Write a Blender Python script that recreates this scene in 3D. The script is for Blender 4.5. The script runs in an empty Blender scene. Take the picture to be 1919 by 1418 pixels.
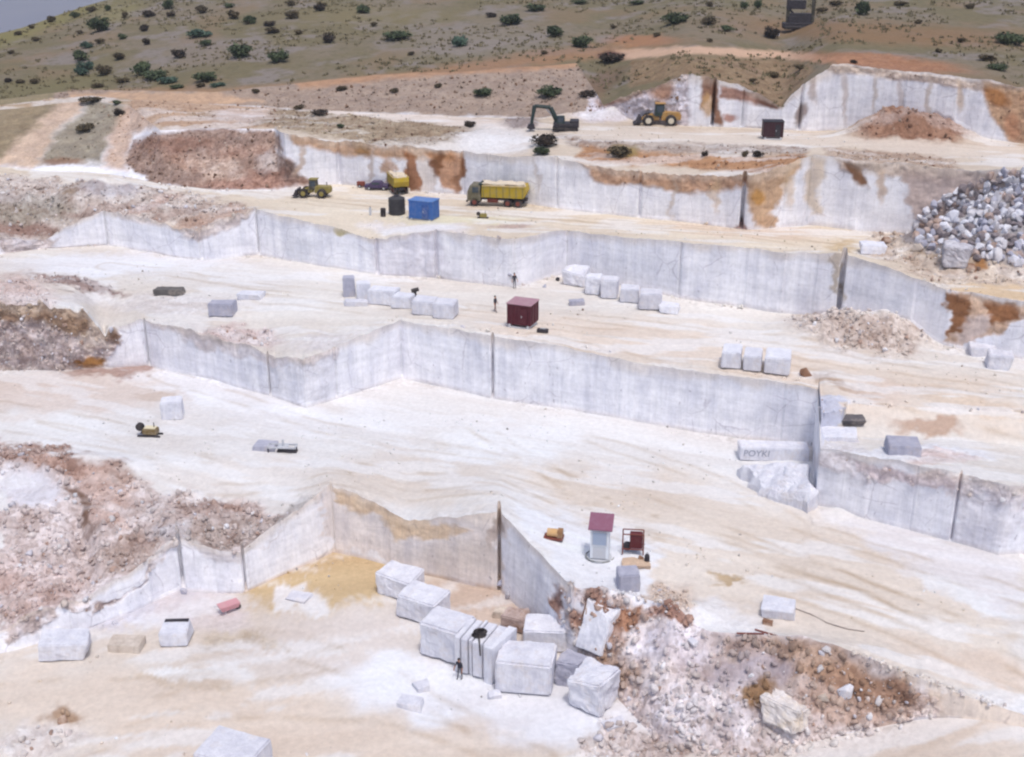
import bpy, bmesh, math, random
import numpy as np
from mathutils import Vector, Matrix
from mathutils.bvhtree import BVHTree

# ------------------------------------------------------------------ camera, sky, sun, exposure
S = bpy.context.scene
FPX = 2200.0; PITCH = math.radians(21.5); HC = 50.0; CX, CY = 959.5, 709.0
cam = bpy.data.cameras.new('camera'); co = bpy.data.objects.new('camera', cam); S.collection.objects.link(co)
co.location = (0, 0, HC); co.rotation_euler = (math.pi/2-PITCH, 0, 0)
cam.sensor_width = 36; cam.lens = FPX/1919*36; cam.clip_start = 1; cam.clip_end = 60000
S.camera = co
SUN_EL = math.radians(68); SUN_AZ = math.radians(162)      # azimuth from +Y (away from the camera), positive = right
w = bpy.data.worlds.new('World'); S.world = w; w.use_nodes = True
nt = w.node_tree; bg = nt.nodes['Background']
sky = nt.nodes.new('ShaderNodeTexSky'); sky.sky_type = 'NISHITA'; sky.sun_disc = False
sky.sun_elevation = SUN_EL; sky.sun_rotation = SUN_AZ; sky.air_density = 1.0; sky.dust_density = 3.5; sky.ozone_density = 1.5
nt.links.new(sky.outputs[0], bg.inputs[0]); bg.inputs[1].default_value = 0.135
sl = bpy.data.lights.new('sun', 'SUN'); sl.energy = 1.5; sl.angle = math.radians(7); sl.color = (1, .975, .94)
so = bpy.data.objects.new('sun', sl); S.collection.objects.link(so)
sd = Vector((math.sin(SUN_AZ)*math.cos(SUN_EL), math.cos(SUN_AZ)*math.cos(SUN_EL), math.sin(SUN_EL)))
so.rotation_euler = sd.to_track_quat('Z', 'Y').to_euler()
S.view_settings.view_transform = 'Standard'; S.view_settings.look = 'None'
S.view_settings.exposure = 0.15; S.view_settings.gamma = 1.0
S.cycles.volume_bounces = 0; S.cycles.max_bounces = 6; S.cycles.diffuse_bounces = 4; S.cycles.filter_width = 2.3
ALB = 0.90            # photo colour (linear) -> base colour, floors
rng = np.random.default_rng(7); random.seed(7)

# ------------------------------------------------------------------ pixel <-> place
cP, sP = math.cos(PITCH), math.sin(PITCH)
def onz(px, py, z):
    u = (px-CX)/FPX; v = (CY-py)/FPX
    ry = cP+v*sP; rz = -sP+v*cP; t = (z-HC)/rz
    return u*t, ry*t
def ztop(y, py):
    v = (CY-py)/FPX
    return HC + y*(v*cP-sP)/(cP+v*sP)
def proj(x, y, z):
    dz = z-HC; d = y*cP-dz*sP; d = np.where(np.abs(d) < 1, 1, d)
    return CX+FPX*x/d, CY-FPX*(dz*cP+y*sP)/d

# ------------------------------------------------------------------ noise
def _h(ix, iy, iz, seed):
    n = (ix*374761393 + iy*668265263 + iz*2147483647 + seed*974634777) & 0xFFFFFFFF
    n = ((n ^ (n >> 13))*1274126177) & 0xFFFFFFFF
    n = ((n ^ (n >> 16))*2246822519) & 0xFFFFFFFF
    return ((n ^ (n >> 15)) & 0xFFFFFF)/float(0xFFFFFF)
def vnoise(x, y, z=0.0, seed=0):
    x, y, z = np.broadcast_arrays(np.asarray(x, float), np.asarray(y, float), np.asarray(z, float))
    xi, yi, zi = np.floor(x).astype(np.int64), np.floor(y).astype(np.int64), np.floor(z).astype(np.int64)
    fx, fy, fz = x-xi, y-yi, z-zi
    fx, fy, fz = fx*fx*(3-2*fx), fy*fy*(3-2*fy), fz*fz*(3-2*fz)
    r = 0
    for dx in (0, 1):
        for dy in (0, 1):
            for dz in (0, 1):
                wgt = (fx if dx else 1-fx)*(fy if dy else 1-fy)*(fz if dz else 1-fz)
                r = r + wgt*_h(xi+dx, yi+dy, zi+dz, seed)
    return r
def fbm(x, y, z=0.0, octv=4, seed=0):
    a, s, t, f = 1.0, 0, 0, 1.0
    for i in range(octv):
        s = s + a*vnoise(np.asarray(x)*f, np.asarray(y)*f, np.asarray(z)*f, seed+i*17); t += a; a *= .52; f *= 2.07
    return s/t
def sst(a, b, x):
    t = np.clip((x-a)/(b-a), 0, 1); return t*t*(3-2*t)
def lin(c):
    c = np.asarray(c, float)/255.
    return np.where(c <= .04045, c/12.92, ((c+.055)/1.055)**2.4)

# ------------------------------------------------------------------ materials
def newmat(name):
    m = bpy.data.materials.new(name); m.use_nodes = True
    n = m.node_tree; b = n.nodes['Principled BSDF']; b.inputs['Roughness'].default_value = .9
    b.inputs['Specular IOR Level'].default_value = .2
    return m, n, b
def N(n, t, **k):
    o = n.nodes.new(t)
    for a, v in k.items():
        if a in o.inputs: o.inputs[a].default_value = v
        else: setattr(o, a, v)
    return o
def noise_node(n, scale, detail=4, vec=None, sx=(1, 1, 1), rough=.55, dist=0):
    tc = n.nodes.new('ShaderNodeTexCoord') if vec is None else None
    mp = n.nodes.new('ShaderNodeMapping'); mp.inputs['Scale'].default_value = sx
    n.links.new(tc.outputs['Object'] if tc else vec, mp.inputs['Vector'])
    t = N(n, 'ShaderNodeTexNoise', Scale=scale, Detail=detail, Roughness=rough, Distortion=dist)
    n.links.new(mp.outputs[0], t.inputs['Vector'])
    return t.outputs[0]
def ramp(n, fac, stops):
    r = n.nodes.new('ShaderNodeValToRGB'); n.links.new(fac, r.inputs[0]); e = r.color_ramp.elements
    while len(e) < len(stops): e.new(.5)
    for i, (p, c) in enumerate(stops):
        e[i].position = p; e[i].color = (*(c if hasattr(c, '__len__') else (c, c, c)), 1)
    return r.outputs[0]
def mix(n, typ, fac, a, b):
    m = n.nodes.new('ShaderNodeMix'); m.data_type = 'RGBA'; m.blend_type = typ
    for s, v in ((m.inputs[0], fac), (m.inputs[6], a), (m.inputs[7], b)):
        if hasattr(v, 'links'): n.links.new(v, s)
        elif hasattr(v, '__len__'): s.default_value = (*v, 1)
        else: s.default_value = v
    return m.outputs[2]
def bump(n, b, h, strength=.5, dist=.1):
    u = N(n, 'ShaderNodeBump', Strength=strength, Distance=dist); n.links.new(h, u.inputs['Height'])
    n.links.new(u.outputs[0], b.inputs['Normal'])

def mat_ground(name, wall=False):
    m, n, b = newmat(name)
    at = N(n, 'ShaderNodeAttribute', attribute_name='Col')
    rg = N(n, 'ShaderNodeAttribute', attribute_name='Rough')
    fine = noise_node(n, 2.2, 6, rough=.7)
    c = mix(n, 'MULTIPLY', 1.0, at.outputs[0], ramp(n, fine, [(.25, .86), (.75, 1.1)]))
    if wall:
        st = noise_node(n, .75, 6, sx=(1, 1, .10), rough=.6, dist=.4)
        c = mix(n, 'MULTIPLY', 1.0, c, ramp(n, st, [(.32, (.90, .905, .94)), (.6, 1.06)]))
        st2 = noise_node(n, 5.5, 3, sx=(1, 1, .03))
        c = mix(n, 'MULTIPLY', 1.0, c, ramp(n, st2, [(.35, .95), (.6, 1.02)]))
        bl = noise_node(n, .35, 5, rough=.6)
        c = mix(n, 'MULTIPLY', 1.0, c, ramp(n, bl, [(.35, (.90, .905, .935)), (.6, 1.08)]))
        hz = noise_node(n, .8, 4, sx=(.12, .12, 2.2))
        c = mix(n, 'MULTIPLY', 1.0, c, ramp(n, hz, [(.35, .93), (.6, 1.03)]))
    if wall:
        tcw = n.nodes.new('ShaderNodeTexCoord'); nd = N(n, 'ShaderNodeTexNoise', Scale=.6, Detail=5); n.links.new(tcw.outputs['Object'], nd.inputs['Vector'])
        mx = n.nodes.new('ShaderNodeMix'); mx.data_type = 'VECTOR'; mx.inputs[0].default_value = .35; n.links.new(tcw.outputs['Object'], mx.inputs[4]); n.links.new(nd.outputs['Color'], mx.inputs[5])
        cr = N(n, 'ShaderNodeTexVoronoi', Scale=.5, feature='DISTANCE_TO_EDGE'); n.links.new(mx.outputs[1], cr.inputs['Vector'])
        gate = ramp(n, noise_node(n, .28, 3), [(.5, 0.), (.6, 1.)])
        ck = mix(n, 'MULTIPLY', 1.0, gate, ramp(n, cr.outputs['Distance'], [(0, 1.), (.018, .0)]))
        c = mix(n, 'MIX', ck, c, mix(n, 'MULTIPLY', 1.0, c, (.72, .70, .72)))
        pit = ramp(n, noise_node(n, 2.6, 2, sx=(1, 1, .6)), [(.70, 0.), (.76, 1.)])
        c = mix(n, 'MIX', pit, c, mix(n, 'MULTIPLY', 1.0, c, (.66, .64, .66)))
    v = N(n, 'ShaderNodeTexVoronoi', Scale=2.8); tc = n.nodes.new('ShaderNodeTexCoord'); n.links.new(tc.outputs['Object'], v.inputs['Vector'])
    vv = n.nodes.new('ShaderNodeSeparateColor'); n.links.new(v.outputs['Color'], vv.inputs[0])
    spk = ramp(n, vv.outputs[0], [(0, (.66, .60, .57)), (.45, (.94, .91, .9)), (1, (1.22, 1.23, 1.26))])
    c2 = mix(n, 'MULTIPLY', 1.0, c, spk)
    c = mix(n, 'MIX', rg.outputs['Fac'], c, c2)
    n.links.new(c, b.inputs['Base Color'])
    hb = noise_node(n, 3.5, 6, rough=.7)
    bump(n, b, hb, .55 if not wall else .35, .12)
    return m
M_GROUND = mat_ground('quarry ground'); M_FACE = mat_ground('sawn rock face', True)

# ------------------------------------------------------------------ terrain lines
# photo px column, base row, top row (vertical) ; or base (px,py,z) and a set back top (px,py,z)
def azof(px, py): 
    u = (px-CX)/FPX; v = (CY-py)/FPX; return u/(cP+v*sP)
AC = np.linspace(-.57, .57, 980)
AM = np.linspace(.575, .95, 60)
A = np.concatenate([-AM[::-1], AC, AM]); NA = len(A)
def iline(az, Y, Z):
    o = np.argsort(az); az, Y, Z = np.array(az)[o], np.array(Y)[o], np.array(Z)[o]
    return 1/np.interp(A, az, 1/Y), np.interp(A, az, Z)
def lines(nodes):
    """nodes: (px, py_base, z_base, top_row) vertical or (px, py_base, z_base, (pxt, pyt, zt)) sloped"""
    ab, yb, zb, att, yt, zt = [], [], [], [], [], []
    for px, pb, z, top in nodes:
        x, y = onz(px, pb, z); ab.append(x/y); yb.append(y); zb.append(z)
        if hasattr(top, '__len__'):
            x2, y2 = onz(*top); att.append(x2/y2); yt.append(y2); zt.append(top[2])
        else:
            att.append(x/y); yt.append(y); zt.append(ztop(y, top))
    return iline(ab, yb, zb), iline(att, yt, zt)
W1 = [(-400,1290,0,1285),(0,1222,0,1200),(130,1188,0,1150),(250,1145,0,1085),(340,1105,0,1012),(455,1113,0,1046),(625,1035,0,915),(690,1048,0,940),(770,1070,0,982),(840,1086,0,975),(937,1108,0,963),
      (1000,1162,0,1032),(1066,1228,0,1110),(1074,1236,0,(1078,1105,4.9)),(1150,1300,0,(1120,1110,5)),(1240,1395,0,(1200,1120,5)),(1380,1418,.4,(1330,1185,5)),(1480,1400,1.0,(1460,1205,5)),(1600,1370,1.6,(1600,1240,5)),(1740,1340,2.7,(1735,1298,4.5)),(1830,1345,3.3,(1828,1322,4.2)),(1919,1358,3.6,(1917,1342,4.1)),(2300,1420,3.9,(2300,1408,4.1))]
W2 = [(-400,705,5,560),(0,694,5,565),(100,694,5,572),(170,692,5,585),(205,690,5,632),(214,690,5,618),(275,685,5,598),(400,712,5,628),(505,745,5,668),(575,766,5,676),(623,750,5,652),(752,708,5,600),(925,747,5,628),(1200,790,5,680),(1380,818,5,705),(1522,838,5,730),
      (1526,946,5,840),(1600,966,5,850),(1700,992,5,870),(1790,1018,5,890),(1870,1042,5,912),(1919,1036,5,908),(2300,996,5,880)]
W3 = [(-400,500,11.2,430),(0,478,11.2,447),(90,466,11.2,449),(140,463,11.2,425),(200,460,11.2,396),(378,487,11.2,432),(483,478,11.2,392),(600,497,11.2,418),(708,514,11.2,448),(815,520,11.2,430),(960,540,11.2,449),(1060,512,11.2,430),(1275,560,11.2,455),(1568,598,11.2,478),(1590,602,11.2,482),(1768,650,11.2,545),(1850,662,11.2,555),(1919,672,11.2,566),(2300,740,11.2,640)]
W4 = [(-400,290,16.5,(-400,215,22)),(0,312,16.5,(0,205,22)),(150,322,16.5,(165,188,22.6)),(230,330,16.5,(240,195,22.8)),(300,345,16.5,(300,243,22)),(420,356,16.5,(410,240,22.3)),(520,356,16.5,(515,243,22.6)),(540,352,16.5,250),(635,345,16.5,265),(765,359,16.5,275),(870,364,16.5,284),(1045,392,16.5,298),(1200,408,16.5,322),(1300,418,16.5,330),(1385,428,16.5,330),(1400,430,16.5,328),(1515,421,16.5,289),(1600,430,16.5,300),(1700,438,16.5,308),(1800,447,16.5,318),(1919,462,16.5,318),(2300,520,16.5,380)]
W5 = [(-400,195,22.3,(-400,180,22.8)),(0,196,22.3,(0,186,22.8)),(170,180,23,(170,168,23.4)),(400,195,23,(400,172,24.3)),(700,212,23,(700,140,26.2)),(950,222,23.3,(950,128,27.8)),(1080,222,23.5,(1080,118,28.4)),(1130,222,23.5,196),(1200,230,23.5,172),(1290,236,23.5,138),(1380,238,23.5,158),(1420,240,23.5,178),(1462,243,23.5,200),(1475,243,23.5,180),(1505,243,23.5,150),(1550,242,23.5,118),(1620,247,23.5,124),(1700,252,23.5,134),(1840,264,23.5,152),(1919,270,23.5,168),(2300,310,23.5,230)]
RIDGE = [(-400,170,21),(0,62,26.6),(60,45,27.6),(120,24,29),(190,2,31.5),(300,-25,34),(600,-50,37),(1000,-60,38),(1500,-60,38.5),(1919,-60,39),(2400,-60,40)]

# ------------------------------------------------------------------ colour and roughness zones (stains, soils, stone kinds, and painted gully shade)
# layers: F0 W1 F1 W2 F2 W3 F3 W4 F4 W5 HL ; shapes in photo rows/columns, stored on the ground as vertex colour
def E(cx, cy, rx, ry, rot=0): return ('e', cx, cy, rx, ry, math.radians(rot))
def P(*pts): return ('p', pts)
BASE = {'F0': (222,210,199), 'W1': (240,239,243), 'F1': (232,229,228), 'W2': (241,240,244), 'F2': (228,221,214), 'W3': (241,240,244),
        'F3': (227,213,194), 'W4': (240,239,243), 'F4': (216,201,184), 'W5': (238,237,241), 'HL': (132,120,102)}
# (layers, shape, colour or None, strength, roughness, softness)
RUB = (206,192,187)
Z = [
 ('F0', P((430,1118),(625,1020),(735,1045),(745,1100),(690,1140),(640,1122),(560,1152),(500,1132)), (206,180,140), .95, 0, 10),
 ('F0', E(900,1140,120,45,15), (205,182,165), .8, .2, .3), ('F0', E(640,1220,180,80), (226,216,212), .6, 0, .4),
 ('F0', E(560,1122,48,22), (238,236,238), .9, 0, .3), ('F0', E(960,1320,300,60,8), (238,238,244), .95, 0, .4), ('F0', E(790,1268,100,45,10), (240,240,245), .9, 0, .4),
 ('F0', E(250,1135,170,40,-10), (214,214,228), .8, 0, .4), ('F0', E(395,1265,90,22,8), (238,236,236), .9, 0, .3), ('F0', E(370,1150,80,40), (226,216,216), .7, .2, .4),
 ('F0', E(300,1330,420,60,5), (224,206,190), .8, 0, .5), ('F0', E(560,1400,380,50), (226,208,192), .7, 0, .5), ('F0', E(350,1278,80,8,10),(206,186,164),.6,.1,.3),
 ('F0', E(120,1345,28,16), (160,125,95), .8, .4, .4), ('F0', E(70,1400,80,40), (220,210,205), .8, .5, .3), ('F0', E(450,1203,90,14), (205,190,170), .7, .4, .4),
 ('F0', P((1060,1418),(1120,1340),(1300,1370),(1480,1390),(1500,1418)), RUB, .9, .9, 12), ('F0', P((1480,1418),(1560,1375),(1919,1290),(1919,1450)), (222,206,192), .9, 0, 15),
 ('W1', P((0,1100),(120,1120),(170,1150),(220,1090),(330,1000),(330,1010),(250,1078),(120,1148),(80,1190),(0,1205)), RUB, .9, .6, 8),
 ('W1', P((625,900),(940,950),(937,1115),(625,1040)), (226,214,206), .7, .05, 5),
 ('W1', P((650,920),(770,960),(860,990),(820,1005),(770,1015),(700,975),(655,945)), (214,186,150), .8, .2, 8), ('W1', E(905,1000,16,28), (130,100,80), .7, .3, .3), ('W1', E(870,1050,60,40), (212,200,190), .7, 0, .5),
 ('W1', P((1071,1085),(1160,1105),(1300,1160),(1450,1200),(1700,1280),(1770,1310),(1740,1345),(1600,1380),(1500,1418),(1065,1450)), (216,203,198), .95, .7, 10), ('W1', P((1770,1290),(2300,1340),(2300,1450),(1740,1345)), (222,206,190), .9, .05, 10),
 ('W1', E(1105,1130,42,36,20), (160,122,104), .9, .9, .4), ('W1', E(1130,1190,40,50,-35), (165,130,110), .8, .8, .4), ('W1 F1', E(1180,1145,40,26), (165,122,95), .95, .8, .3), ('W1 F1', E(1270,1142,46,24), (160,122,105), .95, .8, .3),
 ('W1', E(1150,1250,34,44,-20), (186,156,130), .7, .7, .4), ('W1', E(1380,1300,120,40), (200,182,168), .6, .5, .6), ('W1', E(1180,1320,36,60,-10), (200,178,165), .8, .8, .4), ('W1', E(1500,1245,170,46), (162,134,114), .9, .6, .5), ('W1', E(1640,1290,110,34,12), (162,128,104), .9, .6, .5), ('W1', E(1590,1330,110,30), (188,160,142), .8, .8, .4),
 ('W1', E(1400,1260,80,36), (182,172,178), .8, .3, .5), ('W1', E(1270,1210,70,36), (224,216,220), .8, .5, .5), ('W1', E(1300,1330,150,60), (214,207,210), .7, .8, .5), ('W1', E(1425,1310,30,26), (150,115,75), .9, .5, .4),
 ('F1', P((0,830),(120,842),(230,885),(330,930),(420,925),(520,955),(585,965),(470,1040),(340,1012),(230,1090),(100,1150),(0,1200)), (212,198,195), .95, .7, 8),
 ('F1', E(120,862,130,20,12), (170,136,120), .85, .8, .4), ('F1', E(190,930,46,60,-20), (196,168,156), .8, .4, .4), ('F1', E(400,955,60,20), (176,146,132), .8, .6, .4), ('F1', E(60,1110,85,60), (196,168,158), .65, .7, .5), ('F1', E(450,1000,110,22,-12), (176,160,152), .7, .8, .4), ('F1', E(230,1030,60,30,-20),(170,145,130),.6,.9,.4),
 ('F1', E(148,950,12,52,-38), (120,92,76), .9, .5, .5), ('F1', E(40,915,60,40), (220,218,226), .9, .2, .5), ('F1', E(330,1000,40,18), (214,212,218), .8, .6, .5), ('F1', E(560,960,60,14,-20), (170,165,165), .6, .4, .4),  # first dark narrow ellipse paints the shade inside the gully
 ('F1', P((940,870),(1250,880),(1530,960),(1919,1080),(1919,1300),(1700,1290),(1400,1190),(1180,1100),(1050,960)), (229,216,203), .9, 0, 45),
 ('F1', E(110,735,240,40), (222,206,196), .8, .1, .5), ('F1', E(480,900,220,40), (234,226,220), .6, 0, .5), ('F1', E(780,900,160,50), (226,214,202), .7, 0, .5), ('F1', E(960,830,110,42), (242,243,246), .9, 0, .5), ('F1', E(420,735,170,26,14), (240,240,245), .9, 0, .4), ('F1', E(560,785,200,28,5), (238,238,242), .7, 0, .5),
 ('F1', P((1540,962),(1700,985),(1919,1050),(1919,1165),(1780,1110),(1700,1070),(1640,1000)), (234,232,237), .8, 0, 20), ('F1', E(1830,1120,110,14,22), (238,238,240), .8, 0, .5),
 ('F1', P((945,960),(1060,950),(1200,1010),(1230,1090),(1180,1130),(1075,1110),(1000,1030)), (238,239,245), .9, 0, 14), ('F1', E(1340,1165,90,30), (236,234,236), .8, .2, .5), ('F1', E(1352,1088,34,9), (188,160,120), .8, .3, .4), ('F1', E(1245,1120,50,24), (215,195,180), .7, .5, .5),
 ('F1', E(225,694,110,12,-4), (172,140,128), .85, .3, .5), ('F1', E(300,745,60,8), (205,185,170), .6, .1, .5), ('F1', E(1850,1250,160,26,16), (222,202,186), .7, 0, .5),
 ('W2', P((-400,500),(0,560),(150,560),(215,625),(185,696),(-400,720)), (196,182,178), .98, .85, 6), ('W2', P((-400,560),(0,562),(130,568),(215,600),(215,640),(150,625),(60,600),(-400,640)), (142,112,82), .85, .6, 8), ('W2', E(168,680,24,13), (150,104,50), .95, .3, .4), ('W2', E(165,630,20,30), (220,205,190), .7, .5, .4),
 ('W2', P((1620,860),(1800,900),(1800,925),(1700,905),(1620,875)), (214,188,186), .7, .3, 6), ('W2', P((520,640),(625,645),(600,690),(560,700),(520,690)), (225,222,226), .7, .3, 5),
 ('F2', P((860,590),(1300,600),(1520,650),(1919,720),(1919,820),(1600,790),(1300,690),(950,650)), (231,216,202), .9, 0, 30), ('F2', E(1200,640,250,26,8), (230,214,200), .7, 0, .5), ('F2', E(240,496,230,22), (240,240,245), .95, 0, .4), ('F2', E(440,520,160,20), (232,228,226), .8, 0, .5),
 ('F2', P((60,512),(150,520),(255,552),(200,554),(90,532)), (150,126,120), .9, .5, 4), ('F2', E(36,548,60,34), (200,178,172), .85, .5, .4), ('F2', E(450,630,80,18,8), (212,192,190), .8, .5, .4), ('F2', E(610,640,60,14,-8), (216,212,216), .7, .4, .4), ('F2', E(330,570,130,18), (222,218,220), .7, .4, .4), ('F2', E(150,560,60,14),(225,222,224),.7,.3,.4),
 ('F2', E(1600,618,120,40,8), (206,190,180), .9, .8, .4), ('F2', E(1740,800,56,13,5), (192,162,142), .9, .1, .4), ('F2', E(1585,722,75,8,16), (186,160,138), .85, .2, .4), ('F2', E(1830,755,120,14,10), (224,202,180), .7, 0, .5), ('F2', E(1720,845,160,14), (232,232,238), .9, .2, .3), ('F2', E(1770,860,60,12), (214,188,182), .7, .4, .4), ('F2', E(1580,830,50,14), (214,208,210), .8, .4, .4),
 ('F2', P((1522,738),(1584,746),(1560,806),(1522,824)), (206,208,224), .95, .2, 4), ('W2', P((508,668),(620,655),(615,740),(575,762),(508,735)), (226,224,228), .6, .22, 6), ('W2', P((1800,910),(1919,930),(1919,1020),(1860,1030),(1800,1000)), (226,222,226), .6, .2, 6), ('W2', E(400,640,60,14,12), (205,196,192), .6, .25, .4), ('W1', E(880,1020,50,44), (214,202,194), .5, .12, .5), ('W3', E(560,470,26,26), (206,208,216), .5, .1, .4),
 ('F2', E(1640,735,60,20,10), (226,205,190), .6, .1, .5),
 ('W3', P((1772,548),(1919,566),(2300,600),(2300,640),(1919,595),(1850,640),(1800,655),(1772,650)), (206,168,132), .85, .3, 5), ('W3', P((1772,548),(1815,552),(1812,610),(1775,640)), (140,92,56), .9, .3, 4), ('W3', P((1835,556),(1919,568),(1919,592),(1845,618)), (152,100,60), .9, .3, 4), ('W3', P((1800,600),(1850,590),(1830,650),(1790,655)), (222,205,196), .8, .2, 8), ('W3', P((0,440),(110,445),(90,480),(0,480)), RUB, .8, .6, 8), ('W3', P((320,405),(480,385),(480,402),(420,432),(370,450),(330,430)), (204,188,180), .8, .5, 6), ('W3', P((200,390),(330,405),(330,425),(240,415)), (206,194,190), .7, .4, 6), ('W2', P((280,590),(500,650),(620,640),(620,668),(500,690),(400,655),(280,612)), (216,206,204), .65, .35, 6), ('W2', P((1524,840),(1919,920),(2300,880),(2300,930),(1919,950),(1700,905),(1524,862)), (208,196,194), .6, .5, 6), ('W1', P((340,1000),(470,1040),(620,915),(620,930),(520,1000),(455,1062),(345,1030)), (206,196,192), .6, .28, 6),
 ('W3', E(1572,500,10,60), (170,150,120), .7, .1, .4), ('W3', P((690,425),(830,425),(830,520),(700,515)), (226,222,228), .6, .2, 10), ('W3', E(640,432,16,9), (176,160,90), .8, .1, .4),
 ('F3', P((-400,325),(0,325),(250,348),(400,372),(480,390),(450,432),(378,432),(200,400),(140,440),(0,470),(-400,470)), (204,192,186), .9, .7, 8), ('F3', E(30,430,80,14,3), (150,120,108), .9, .6, .4), ('F3', E(130,360,30,10,-30), (150,128,108), .8, .6, .4), ('F3', E(60,395,90,26), (156,146,132), .8, .7, .4), ('F3', E(180,395,70,10,-8), (172,150,140), .7, .6, .4), ('F3', E(330,400,60,8,-14), (170,148,138), .7, .5, .4), ('F3', E(0,370,60,14), (170,158,152), .7, .6, .4), ('F3', E(395,412,70,13,-16), (192,164,148), .85, .5, .4), ('F3', E(290,382,50,10,-15), (188,160,148), .8, .5, .4), ('F3', E(205,352,60,17), (180,172,176), .9, .5, .4),
 ('F3', P((60,312),(250,332),(560,355),(560,372),(380,362),(200,342),(60,330)), (238,232,226), .95, 0, 5), ('F3', E(860,410,120,8), (232,226,190), .5, 0, .5), ('F3', E(780,428,90,12), (236,232,238), .7, .2, .4), ('F3', E(960,425,40,6), (190,165,160), .7, .2, .4), ('F3', E(1390,430,140,14,4), (226,206,188), .7, 0, .5),
 ('F3', P((1620,438),(1700,425),(1919,420),(1919,560),(1780,545),(1640,480)), (208,192,178), .85, .6, 10), ('F3', P((1695,445),(1730,385),(1800,345),(1880,312),(2000,300),(2000,500),(1880,492),(1800,480),(1730,465)), (150,145,148), .9, .5, 6), ('F3', E(1832,500,22,14), (160,108,52), .9, .2, .4), ('F3', P((1780,535),(1919,540),(1919,566),(1780,548)), (226,200,166), .9, 0, 4), ('F3', E(1580,462,30,8), (206,182,146), .8, .2, .4), ('F3', E(1760,480,60,8,15),(165,145,125),.7,.4,.4),
 ('W4', P((238,305),(255,268),(290,248),(340,240),(460,240),(522,250),(528,290),(560,310),(585,350),(400,358),(290,345)), (152,126,110), .95, .8, 6), ('W4', E(350,305,50,14,20), (190,160,142), .7, .8, .6), ('W4', E(450,285,60,12,-10), (182,150,132), .7, .8, .6), ('W4', E(505,325,40,10), (140,102,84), .7, .8, .6), ('W4', E(410,315,50,18,10), (206,184,168), .8, .7, .5), ('W4', E(330,270,70,16), (140,102,84), .6, .6, .5), ('W4', E(500,300,22,22),(205,195,190),.6,.4,.5), ('W4', E(470,345,90,12), (176,136,118), .7, .8, .5),
 ('W4', P((-400,170),(175,182),(120,240),(60,312),(-400,320)), (200,174,150), .95, .3, 10), ('W4', P((-400,150),(0,184),(128,184),(70,232),(0,296),(-400,340)), (138,124,98), .9, .3, 10), ('W4', P((172,186),(240,192),(235,220),(205,260),(185,306),(65,306),(90,270),(140,220)), (140,128,104), .9, .35, 10), ('W4', P((235,190),(320,230),(250,250),(240,320),(190,310),(205,250)), (196,168,146), .9, .35, 10), ('W4', E(110,302,40,7), (140,105,80), .8, .3, .4),
 ('W4', P((545,246),(635,262),(760,272),(850,280),(850,298),(740,294),(640,288),(545,266)), (196,152,108), .85, .3, 5), ('W4', E(675,275,18,13,30), (150,110,60), .8, .3, .4), ('W4', P((758,280),(780,285),(785,362),(758,362)), (156,106,70), .95, .2, 4), ('W4', P((785,285),(820,290),(820,362),(782,362)), (222,210,200), .7, .1, 4), ('W4', P((800,282),(866,285),(866,362),(838,355),(825,330),(815,300)), (188,138,98), .9, .25, 4), ('W4', E(822,300,9,32), (126,84,54), .9, .2, .4), ('W4', E(862,320,6,40), (150,108,78), .8, .2, .4),
 ('W4', P((1078,294),(1210,300),(1330,318),(1400,320),(1400,352),(1330,362),(1200,352),(1120,340)), (188,144,106), .9, .4, 6), ('W4', P((1398,322),(1500,292),(1500,318),(1475,345),(1455,400),(1455,428),(1425,425),(1400,380)), (192,150,102), .85, .3, 6), ('W4', E(1425,368,14,12), (190,140,70), .8, .1, .4), ('W4', E(1392,425,10,14), (130,80,66), .8, .3, .4), ('W4', P((1517,290),(1550,300),(1545,400),(1520,400)), (212,190,160), .7, 0, 8),
 ('W4', P((1570,296),(1790,310),(1760,345),(1700,330),(1640,325),(1590,318)), (206,186,170), .85, .4, 6), ('W4', P((1592,300),(1618,310),(1628,345),(1612,345),(1600,325)), (124,82,44), .95, .1, 4), ('W4', E(560,300,6,36), (196,170,146), .7, 0, .5), ('W4', E(700,310,5,40), (190,172,160), .7, 0, .5), ('W4', E(730,320,8,30), (184,140,100), .8, .1, .5), ('W4', E(1000,330,4,30), (196,184,176), .6, 0, .5), ('W4', E(1260,370,5,40), (200,180,160), .6, 0, .5), ('W4', E(1345,365,8,30), (206,176,140), .6, 0, .5), ('W4', E(1480,350,10,40), (208,180,146), .6, 0, .5), ('W4', E(1655,345,10,30), (190,160,130), .7, .1, .5), ('W4', P((1690,318),(1919,322),(1919,470),(1720,445),(1705,400)), (206,184,172), .9, .2, 6),
 ('F4', P((340,205),(520,196),(700,214),(930,236),(880,262),(760,272),(640,262),(540,245),(350,215)), (158,140,118), .9, .6, 6), ('F4', P((240,180),(420,192),(520,196),(500,215),(350,212),(520,240),(240,238)), (190,160,136), .9, .35, 6), ('F4', P((400,190),(700,205),(950,222),(1050,236),(900,240),(700,220),(500,200)), (230,216,206), .95, .05, 3), ('F4', E(450,218,60,12), (216,200,194), .8, .2, .5),
 ('F4', E(930,262,70,26), (232,228,228), .9, .2, .4), ('F4', E(975,226,34,14), (140,128,128), .85, .5, .4), ('F4', P((1040,252),(1300,262),(1520,275),(1500,290),(1200,285),(1080,275)), (170,156,148), .85, .6, 6), ('F4', P((1090,272),(1200,280),(1400,295),(1510,288),(1500,330),(1080,300)), (178,134,98), .95, .4, 6), ('F4', E(1170,282,26,12), (150,130,80), .8, .3, .4),
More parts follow.
